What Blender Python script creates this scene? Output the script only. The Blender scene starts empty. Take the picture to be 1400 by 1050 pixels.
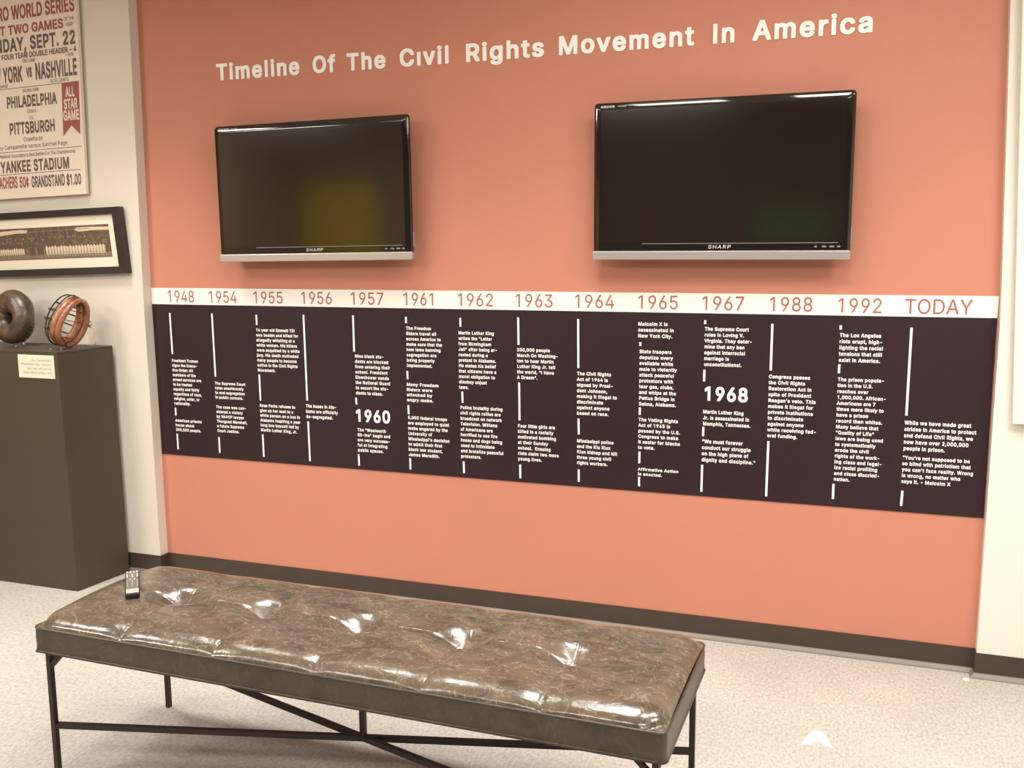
import bpy, math, random
from mathutils import Vector, Matrix
from mathutils.geometry import tessellate_polygon

scene = bpy.context.scene
COL = scene.collection
rnd = random.Random(7)

# ------------------------------------------------------------------ camera
cam_data = bpy.data.cameras.new('camera')
cam = bpy.data.objects.new('camera', cam_data)
COL.objects.link(cam)
cam_data.sensor_fit = 'HORIZONTAL'
cam_data.sensor_width = 36.0
cam_data.lens = 1330.64225 / 1400.0 * 36.0
cam_data.clip_start = 0.05
CAM = Vector((3.38543, -4.07934, 1.70190))
YAW, PITCH, ROLL = -0.340839595, -0.142578967, -0.007041784
fwd = Vector((math.sin(YAW) * math.cos(PITCH), math.cos(YAW) * math.cos(PITCH), math.sin(PITCH)))
rgt = Vector((math.cos(YAW), -math.sin(YAW), 0.0))
upv = rgt.cross(fwd)
rr = rgt * math.cos(ROLL) + upv * math.sin(ROLL)
uu = upv * math.cos(ROLL) - rgt * math.sin(ROLL)
m = Matrix((rr, uu, -fwd)).transposed().to_4x4()
m.translation = CAM
cam.matrix_world = m
scene.camera = cam

# ------------------------------------------------------------------ view, world, lights
scene.view_settings.view_transform = 'Standard'
scene.view_settings.look = 'None'
scene.view_settings.gamma = 1.0
scene.view_settings.use_curve_mapping = False
scene.view_settings.exposure = -0.46
world = bpy.data.worlds.new('world')
scene.world = world
world.use_nodes = True
world.node_tree.nodes['Background'].inputs[0].default_value = (1.0, 0.9, 0.78, 1)
world.node_tree.nodes['Background'].inputs[1].default_value = 0.0

CEIL = 3.15


def area_light(name, x, y, sx, sy, watts, spread, color=(1.0, 0.95, 0.875)):
    """a recessed, louvred ceiling troffer of the room, pointing straight down"""
    d = bpy.data.lights.new(name, 'AREA')
    d.shape = 'RECTANGLE'
    d.size, d.size_y = sx, sy
    d.energy = watts
    d.color = color
    d.spread = math.radians(spread)
    o = bpy.data.objects.new(name, d)
    o.location = (x, y, CEIL - 0.015)
    COL.objects.link(o)
    return o


# a row of downlights along the timeline wall
area_light('downlight', 0.02, -0.90, 0.5, 0.4, 19, 82)
area_light('downlight', 1.20, -0.95, 0.5, 0.4, 14, 86)
area_light('downlight', 2.45, -1.00, 0.5, 0.4, 16, 90)
area_light('downlight', 4.00, -1.10, 0.5, 0.4, 18, 90)
# wide troffers of the room
area_light('troffer', 2.36, -1.62, 0.55, 0.5, 22, 176)
area_light('troffer', 3.30, -1.60, 0.5, 0.5, 31, 179)
area_light('troffer', 5.0, -2.1, 1.2, 0.6, 95, 180)
area_light('troffer', -0.95, -2.1, 0.5, 0.5, 42, 180)
area_light('troffer', 0.30, -3.6, 1.2, 0.6, 45, 178)
area_light('troffer', 1.6, -5.0, 1.2, 0.6, 75, 178)
area_light('troffer', 4.2, -4.6, 1.2, 0.6, 90, 178)
area_light('troffer', -1.9, -4.4, 1.2, 0.6, 170, 178)


# ------------------------------------------------------------------ materials
def srgb(r, g, b):
    f = lambda c: (c / 255.0) / 12.92 if c <= 10 else ((c / 255.0 + 0.055) / 1.055) ** 2.4
    return (f(r), f(g), f(b), 1.0)


def mat(name, col, rough=0.6, metal=0.0, spec=0.5, vary=0.0, vscale=8.0, bump=0.0, bscale=120.0, coat=0.0, trans=0.0, ior=None):
    mt = bpy.data.materials.new(name)
    mt.use_nodes = True
    nt = mt.node_tree
    b = nt.nodes['Principled BSDF']
    b.inputs['Base Color'].default_value = col
    b.inputs['Roughness'].default_value = rough
    b.inputs['Metallic'].default_value = metal
    b.inputs['Specular IOR Level'].default_value = spec
    b.inputs['Coat Weight'].default_value = coat
    b.inputs['Transmission Weight'].default_value = trans
    if ior:
        b.inputs['IOR'].default_value = ior
    tc = nt.nodes.new('ShaderNodeTexCoord')
    if vary > 0:
        n = nt.nodes.new('ShaderNodeTexNoise')
        n.inputs['Scale'].default_value = vscale
        n.inputs['Detail'].default_value = 6
        nt.links.new(tc.outputs['Object'], n.inputs['Vector'])
        mx = nt.nodes.new('ShaderNodeMix')
        mx.data_type = 'RGBA'
        mx.inputs[6].default_value = tuple(c * (1 - vary) for c in col[:3]) + (1,)
        mx.inputs[7].default_value = tuple(min(1, c * (1 + vary)) for c in col[:3]) + (1,)
        nt.links.new(n.outputs['Fac'], mx.inputs[0])
        nt.links.new(mx.outputs[2], b.inputs['Base Color'])
    if bump > 0:
        n2 = nt.nodes.new('ShaderNodeTexNoise')
        n2.inputs['Scale'].default_value = bscale
        n2.inputs['Detail'].default_value = 3
        nt.links.new(tc.outputs['Object'], n2.inputs['Vector'])
        bp = nt.nodes.new('ShaderNodeBump')
        bp.inputs['Strength'].default_value = bump
        bp.inputs['Distance'].default_value = 0.004
        nt.links.new(n2.outputs['Fac'], bp.inputs['Height'])
        nt.links.new(bp.outputs['Normal'], b.inputs['Normal'])
    return mt


def carpet_material():
    mt = bpy.data.materials.new('carpet')
    mt.use_nodes = True
    nt = mt.node_tree
    b = nt.nodes['Principled BSDF']
    b.inputs['Roughness'].default_value = 1.0
    b.inputs['Specular IOR Level'].default_value = 0.05
    tc = nt.nodes.new('ShaderNodeTexCoord')
    mp = nt.nodes.new('ShaderNodeMapping')
    mp.inputs['Scale'].default_value = (1.0, 0.55, 1.0)
    nt.links.new(tc.outputs['Object'], mp.inputs['Vector'])
    fine = nt.nodes.new('ShaderNodeTexNoise')
    fine.inputs['Scale'].default_value = 95
    fine.inputs['Detail'].default_value = 5
    fine.inputs['Roughness'].default_value = 0.7
    nt.links.new(mp.outputs['Vector'], fine.inputs['Vector'])
    big = nt.nodes.new('ShaderNodeTexNoise')
    big.inputs['Scale'].default_value = 3.0
    big.inputs['Detail'].default_value = 4
    nt.links.new(tc.outputs['Object'], big.inputs['Vector'])
    cr = nt.nodes.new('ShaderNodeValToRGB')
    cr.color_ramp.elements[0].position = 0.28
    cr.color_ramp.elements[0].color = (0.37, 0.33, 0.295, 1)
    cr.color_ramp.elements[1].position = 0.62
    cr.color_ramp.elements[1].color = (0.58, 0.545, 0.50, 1)
    nt.links.new(fine.outputs['Fac'], cr.inputs['Fac'])
    mx = nt.nodes.new('ShaderNodeMix')
    mx.data_type = 'RGBA'
    mx.blend_type = 'MULTIPLY'
    mx.inputs[0].default_value = 0.25
    nt.links.new(cr.outputs['Color'], mx.inputs[6])
    nt.links.new(big.outputs['Fac'], mx.inputs[7])
    nt.links.new(mx.outputs[2], b.inputs['Base Color'])
    bp = nt.nodes.new('ShaderNodeBump')
    bp.inputs['Strength'].default_value = 0.5
    bp.inputs['Distance'].default_value = 0.006
    nt.links.new(fine.outputs['Fac'], bp.inputs['Height'])
    nt.links.new(bp.outputs['Normal'], b.inputs['Normal'])
    return mt


def leather_material(name, dark, light, vein, rough=0.30, scale=9.0):
    mt = bpy.data.materials.new(name)
    mt.use_nodes = True
    nt = mt.node_tree
    b = nt.nodes['Principled BSDF']
    b.inputs['Specular IOR Level'].default_value = 0.75
    tc = nt.nodes.new('ShaderNodeTexCoord')
    mp = nt.nodes.new('ShaderNodeMapping')
    mp.inputs['Rotation'].default_value = (0, 0, 0.7)
    mp.inputs['Scale'].default_value = (1.0, 1.7, 1.0)
    nt.links.new(tc.outputs['Object'], mp.inputs['Vector'])
    cloud = nt.nodes.new('ShaderNodeTexNoise')
    cloud.inputs['Scale'].default_value = scale
    cloud.inputs['Detail'].default_value = 8
    cloud.inputs['Roughness'].default_value = 0.65
    cloud.inputs['Distortion'].default_value = 0.8
    nt.links.new(mp.outputs['Vector'], cloud.inputs['Vector'])
    cr = nt.nodes.new('ShaderNodeValToRGB')
    cr.color_ramp.elements[0].position = 0.36
    cr.color_ramp.elements[0].color = dark
    cr.color_ramp.elements[1].position = 0.66
    cr.color_ramp.elements[1].color = light
    nt.links.new(cloud.outputs['Fac'], cr.inputs['Fac'])
    # pale pull-up veins: thin ridges where a distorted noise crosses one half
    vn = nt.nodes.new('ShaderNodeTexNoise')
    vn.inputs['Scale'].default_value = scale * 1.3
    vn.inputs['Detail'].default_value = 5
    vn.inputs['Distortion'].default_value = 1.6
    nt.links.new(mp.outputs['Vector'], vn.inputs['Vector'])
    sb = nt.nodes.new('ShaderNodeMath')
    sb.operation = 'SUBTRACT'
    sb.inputs[1].default_value = 0.5
    nt.links.new(vn.outputs['Fac'], sb.inputs[0])
    ab = nt.nodes.new('ShaderNodeMath')
    ab.operation = 'ABSOLUTE'
    nt.links.new(sb.outputs[0], ab.inputs[0])
    rp = nt.nodes.new('ShaderNodeMapRange')
    rp.inputs['From Min'].default_value = 0.0
    rp.inputs['From Max'].default_value = 0.022
    rp.inputs['To Min'].default_value = 0.55
    rp.inputs['To Max'].default_value = 0.0
    nt.links.new(ab.outputs[0], rp.inputs['Value'])
    ml = nt.nodes.new('ShaderNodeMath')
    ml.operation = 'MULTIPLY'
    nt.links.new(rp.outputs['Result'], ml.inputs[0])
    nt.links.new(cloud.outputs['Fac'], ml.inputs[1])
    mx = nt.nodes.new('ShaderNodeMix')
    mx.data_type = 'RGBA'
    nt.links.new(ml.outputs[0], mx.inputs[0])
    nt.links.new(cr.outputs['Color'], mx.inputs[6])
    mx.inputs[7].default_value = vein
    nt.links.new(mx.outputs[2], b.inputs['Base Color'])
    b.inputs['Roughness'].default_value = rough
    grain = nt.nodes.new('ShaderNodeTexVoronoi')
    grain.inputs['Scale'].default_value = 140
    nt.links.new(tc.outputs['Object'], grain.inputs['Vector'])
    ad = nt.nodes.new('ShaderNodeMath')
    ad.operation = 'MULTIPLY_ADD'
    ad.inputs[1].default_value = 6.0
    nt.links.new(vn.outputs['Fac'], ad.inputs[0])
    gm = nt.nodes.new('ShaderNodeMath')
    gm.operation = 'MULTIPLY'
    gm.inputs[1].default_value = 0.25
    nt.links.new(grain.outputs['Distance'], gm.inputs[0])
    nt.links.new(gm.outputs[0], ad.inputs[2])
    bp = nt.nodes.new('ShaderNodeBump')
    bp.inputs['Strength'].default_value = 0.10
    bp.inputs['Distance'].default_value = 0.003
    nt.links.new(ad.outputs[0], bp.inputs['Height'])
    nt.links.new(bp.outputs['Normal'], b.inputs['Normal'])
    return mt


M = {}
M['terracotta'] = mat('terracotta_paint', (0.56, 0.224, 0.148, 1), 0.62, vary=0.03, vscale=3, bump=0.12, bscale=220)
M['cream'] = mat('cream_paint', (0.78, 0.745, 0.68, 1), 0.65, vary=0.02, vscale=3, bump=0.1, bscale=200)
M['grey_wall'] = mat('putty_paint', (0.71, 0.65, 0.575, 1), 0.65, vary=0.03, vscale=3, bump=0.1, bscale=200)
M['ceiling'] = mat('ceiling_tile', (0.78, 0.75, 0.70, 1), 0.9, bump=0.2, bscale=90)
M['rear'] = mat('dark_gallery_paint', (0.06, 0.04, 0.033, 1), 0.7, vary=0.2, vscale=1.2)
M['green'] = mat('green_reflection_paint', (0.07, 0.20, 0.07, 1), 0.7)
M['olive'] = mat('olive_reflection_paint', (0.80, 0.56, 0.04, 1), 0.7, vary=0.15, vscale=1.2)
M['taupe'] = mat('taupe_gallery_paint', (0.32, 0.225, 0.15, 1), 0.7, vary=0.1, vscale=1.2)
M['carpet'] = carpet_material()
M['rubber'] = mat('brown_rubber', (0.058, 0.040, 0.030, 1), 0.45, spec=0.4, vary=0.15, vscale=10)
M['rubber_toe_sheen'] = mat('brown_rubber_toe_sheen', (0.20, 0.165, 0.135, 1), 0.4, spec=0.5, vary=0.1)  # reflection on the toe, painted in as a lighter base colour
M['banner'] = mat('aubergine_vinyl', (0.024, 0.0095, 0.0135, 1), 0.5, spec=0.35, vary=0.08, vscale=20)
M['strip'] = mat('white_vinyl', (0.86, 0.84, 0.80, 1), 0.5)
M['letter'] = mat('white_print', (0.95, 0.94, 0.92, 1), 0.5)
M['numeral'] = mat('terracotta_print', (0.38, 0.135, 0.10, 1), 0.5)
M['gloss_black'] = mat('gloss_black_plastic', (0.012, 0.009, 0.007, 1), 0.06, spec=0.7)
M['screen'] = mat('dark_lcd_glass', (0.014, 0.0092, 0.0068, 1), 0.10, spec=0.9)
M['tv_silver'] = mat('brushed_silver_plastic', (0.55, 0.52, 0.515, 1), 0.30, metal=0.6, vary=0.05)
M['tv_back'] = mat('matt_black_plastic', (0.02, 0.018, 0.016, 1), 0.5)
M['tv_print'] = mat('pale_grey_print', (0.75, 0.70, 0.62, 1), 0.4)
M['tv_dim'] = mat('dim_grey_print', (0.22, 0.19, 0.18, 1), 0.4)
M['paper'] = mat('aged_poster_paper', (0.79, 0.69, 0.585, 1), 0.6, vary=0.05, vscale=4)
M['ink'] = mat('faded_black_ink', (0.13, 0.092, 0.078, 1), 0.6, vary=0.1, vscale=40)
M['red_ink'] = mat('faded_red_ink', (0.34, 0.085, 0.072, 1), 0.6, vary=0.1, vscale=40)
M['frame'] = mat('espresso_frame_wood', (0.028, 0.020, 0.016, 1), 0.4, vary=0.2, vscale=15)
M['mat_board'] = mat('cream_mat_board', (0.82, 0.75, 0.62, 1), 0.8)
M['sepia'] = mat('sepia_dark', (0.115, 0.078, 0.052, 1), 0.6, vary=0.6, vscale=60)
M['sepia_mid'] = mat('sepia_mid', (0.23, 0.17, 0.11, 1), 0.6, vary=0.35, vscale=70)
M['sepia_light'] = mat('sepia_light', (0.66, 0.55, 0.40, 1), 0.6, vary=0.08, vscale=60)
M['pedestal'] = mat('dark_olive_laminate', (0.062, 0.045, 0.027, 1), 0.5, vary=0.12, vscale=4, bump=0.05, bscale=90)
M['card'] = mat('cream_card', (0.80, 0.71, 0.57, 1), 0.7)
M['card_ink'] = mat('card_print', (0.30, 0.24, 0.18, 1), 0.7)
M['mitt'] = leather_material('mitt_leather', (0.045, 0.027, 0.016, 1), (0.13, 0.085, 0.05, 1), (0.20, 0.14, 0.09, 1), 0.33, 22)
M['mitt_dark'] = mat('dark_pocket_leather', (0.03, 0.018, 0.012, 1), 0.5, vary=0.3, vscale=30)
M['lace'] = mat('rawhide_lace', (0.07, 0.045, 0.028, 1), 0.5)
M['metal'] = mat('worn_steel', (0.55, 0.53, 0.50, 1), 0.3, metal=0.9)
M['pad'] = leather_material('tan_pad_leather', (0.20, 0.065, 0.03, 1), (0.40, 0.16, 0.075, 1), (0.5, 0.28, 0.16, 1), 0.36, 26)
M['pad_dark'] = mat('oxblood_pad_leather', (0.10, 0.028, 0.02, 1), 0.4, vary=0.3, vscale=30)
M['wire'] = mat('dark_cage_wire', (0.055, 0.055, 0.05, 1), 0.35, metal=0.6)
M['strap'] = mat('cream_webbing', (0.62, 0.53, 0.37, 1), 0.8)
M['acrylic'] = mat('clear_acrylic', (0.95, 0.97, 0.96, 1), 0.03, trans=1.0, ior=1.45)
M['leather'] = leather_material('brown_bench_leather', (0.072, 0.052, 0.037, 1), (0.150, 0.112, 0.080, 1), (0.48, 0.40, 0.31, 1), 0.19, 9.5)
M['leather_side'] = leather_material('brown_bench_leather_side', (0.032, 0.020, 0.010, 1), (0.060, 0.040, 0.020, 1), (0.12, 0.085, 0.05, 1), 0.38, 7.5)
M['iron'] = mat('dark_bronze_iron', (0.030, 0.019, 0.016, 1), 0.45, metal=0.3, vary=0.2, vscale=30)
M['remote_top'] = mat('silver_remote_plastic', (0.17, 0.145, 0.125, 1), 0.38, metal=0.2)
M['remote_dark'] = mat('black_remote_plastic', (0.014, 0.011, 0.010, 1), 0.35)
M['remote_key'] = mat('pale_remote_key', (0.72, 0.66, 0.60, 1), 0.4)
M['remote_silver'] = mat('bright_remote_panel', (0.62, 0.55, 0.49, 1), 0.3, metal=0.3)
M['white_patch'] = mat('flat_white', (0.97, 0.97, 0.97, 1), 0.4)
M['panel'] = mat('ivory_panel', (0.88, 0.83, 0.68, 1), 0.55)


# ------------------------------------------------------------------ mesh helpers
class Geo:
    """collects faces and links them as ONE mesh object"""

    def __init__(self):
        self.v, self.f, self.mi = [], [], []

    def add(self, verts, faces, mi=0):
        k = len(self.v)
        self.v += [tuple(p) for p in verts]
        self.f += [tuple(i + k for i in f) for f in faces]
        self.mi += [mi] * len(faces)

    def box(self, x0, x1, y0, y1, z0, z1, mi=0):
        vs = [(x, y, z) for z in (z0, z1) for y in (y0, y1) for x in (x0, x1)]
        self.add(vs, [(0, 2, 3, 1), (4, 5, 7, 6), (0, 1, 5, 4), (2, 6, 7, 3), (0, 4, 6, 2), (1, 3, 7, 5)], mi)

    def prism(self, pts, y0, y1, mi=0):
        """polygon in x,z (counter-clockwise seen from the front, -y) extruded from y0 (front) to y1"""
        n = len(pts)
        vs = [(x, y0, z) for x, z in pts] + [(x, y1, z) for x, z in pts]
        fs = [tuple(range(n)), tuple(range(2 * n - 1, n - 1, -1))]
        fs += [(i, i + n, (i + 1) % n + n, (i + 1) % n) for i in range(n)]
        self.add(vs, fs, mi)

    def tube(self, path, r, seg=8, closed=False, mi=0, square=False, ry=None):
        P = [Vector(p) for p in path]
        n = len(P)
        if square:
            seg = 4
        vs = []
        prev = None
        for i, p in enumerate(P):
            if closed:
                t = (P[(i + 1) % n] - P[i - 1]).normalized()
            else:
                t = (P[min(i + 1, n - 1)] - P[max(i - 1, 0)]).normalized()
            if prev is None:
                a = Vector((0, 0, 1)) if abs(t.z) < 0.9 else Vector((0, 1, 0))
                u = t.cross(a).normalized()
            else:
                u = (prev - t * prev.dot(t)).normalized()
            prev = u
            w = t.cross(u)
            ri = r[i] if isinstance(r, (list, tuple)) else r
            for k in range(seg):
                an = 2 * math.pi * (k + (0.5 if square else 0)) / seg
                q = 1.414 if square else 1.0
                vs.append(p + u * math.cos(an) * ri * q + w * math.sin(an) * (ry if ry else ri) * q)
        fs = []
        for i in range(n if closed else n - 1):
            j = (i + 1) % n
            for k in range(seg):
                l = (k + 1) % seg
                fs.append((i * seg + k, i * seg + l, j * seg + l, j * seg + k))
        if not closed:
            fs.append(tuple(range(seg - 1, -1, -1)))
            fs.append(tuple((n - 1) * seg + k for k in range(seg)))
        self.add(vs, fs, mi)

    def build(self, name, mats, parent=None, smooth=False, bevel=0.0, seg=2):
        me = bpy.data.meshes.new(name)
        me.from_pydata(self.v, [], self.f)
        for mt in (mats if isinstance(mats, (list, tuple)) else [mats]):
            me.materials.append(mt)
        me.polygons.foreach_set('material_index', self.mi)
        if smooth:
            me.polygons.foreach_set('use_smooth', [True] * len(me.polygons))
        me.update()
        o = bpy.data.objects.new(name, me)
        COL.objects.link(o)
        if parent is not None:
            o.parent = parent
        if bevel > 0:
            bv = o.modifiers.new('bevel', 'BEVEL')
            bv.width = bevel
            bv.segments = seg
            bv.limit_method = 'ANGLE'
            bv.angle_limit = math.radians(40)
        return o


def empty(name, label, cat, loc=(0, 0, 0), rz=0.0, group=None):
    o = bpy.data.objects.new(name, None)
    o.empty_display_size = 0.1
    o.location = loc
    o.rotation_euler = (0, 0, rz)
    COL.objects.link(o)
    return tag(o, label, cat, group)


def tag(o, label, cat, group=None):
    o['label'] = label
    o['category'] = cat
    if group:
        o['group'] = group
    return o


def structure(o):
    o['kind'] = 'structure'
    return o


def turn(geo, fn):
    geo.v = [tuple(fn(Vector(p))) for p in geo.v]
    return geo


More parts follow.
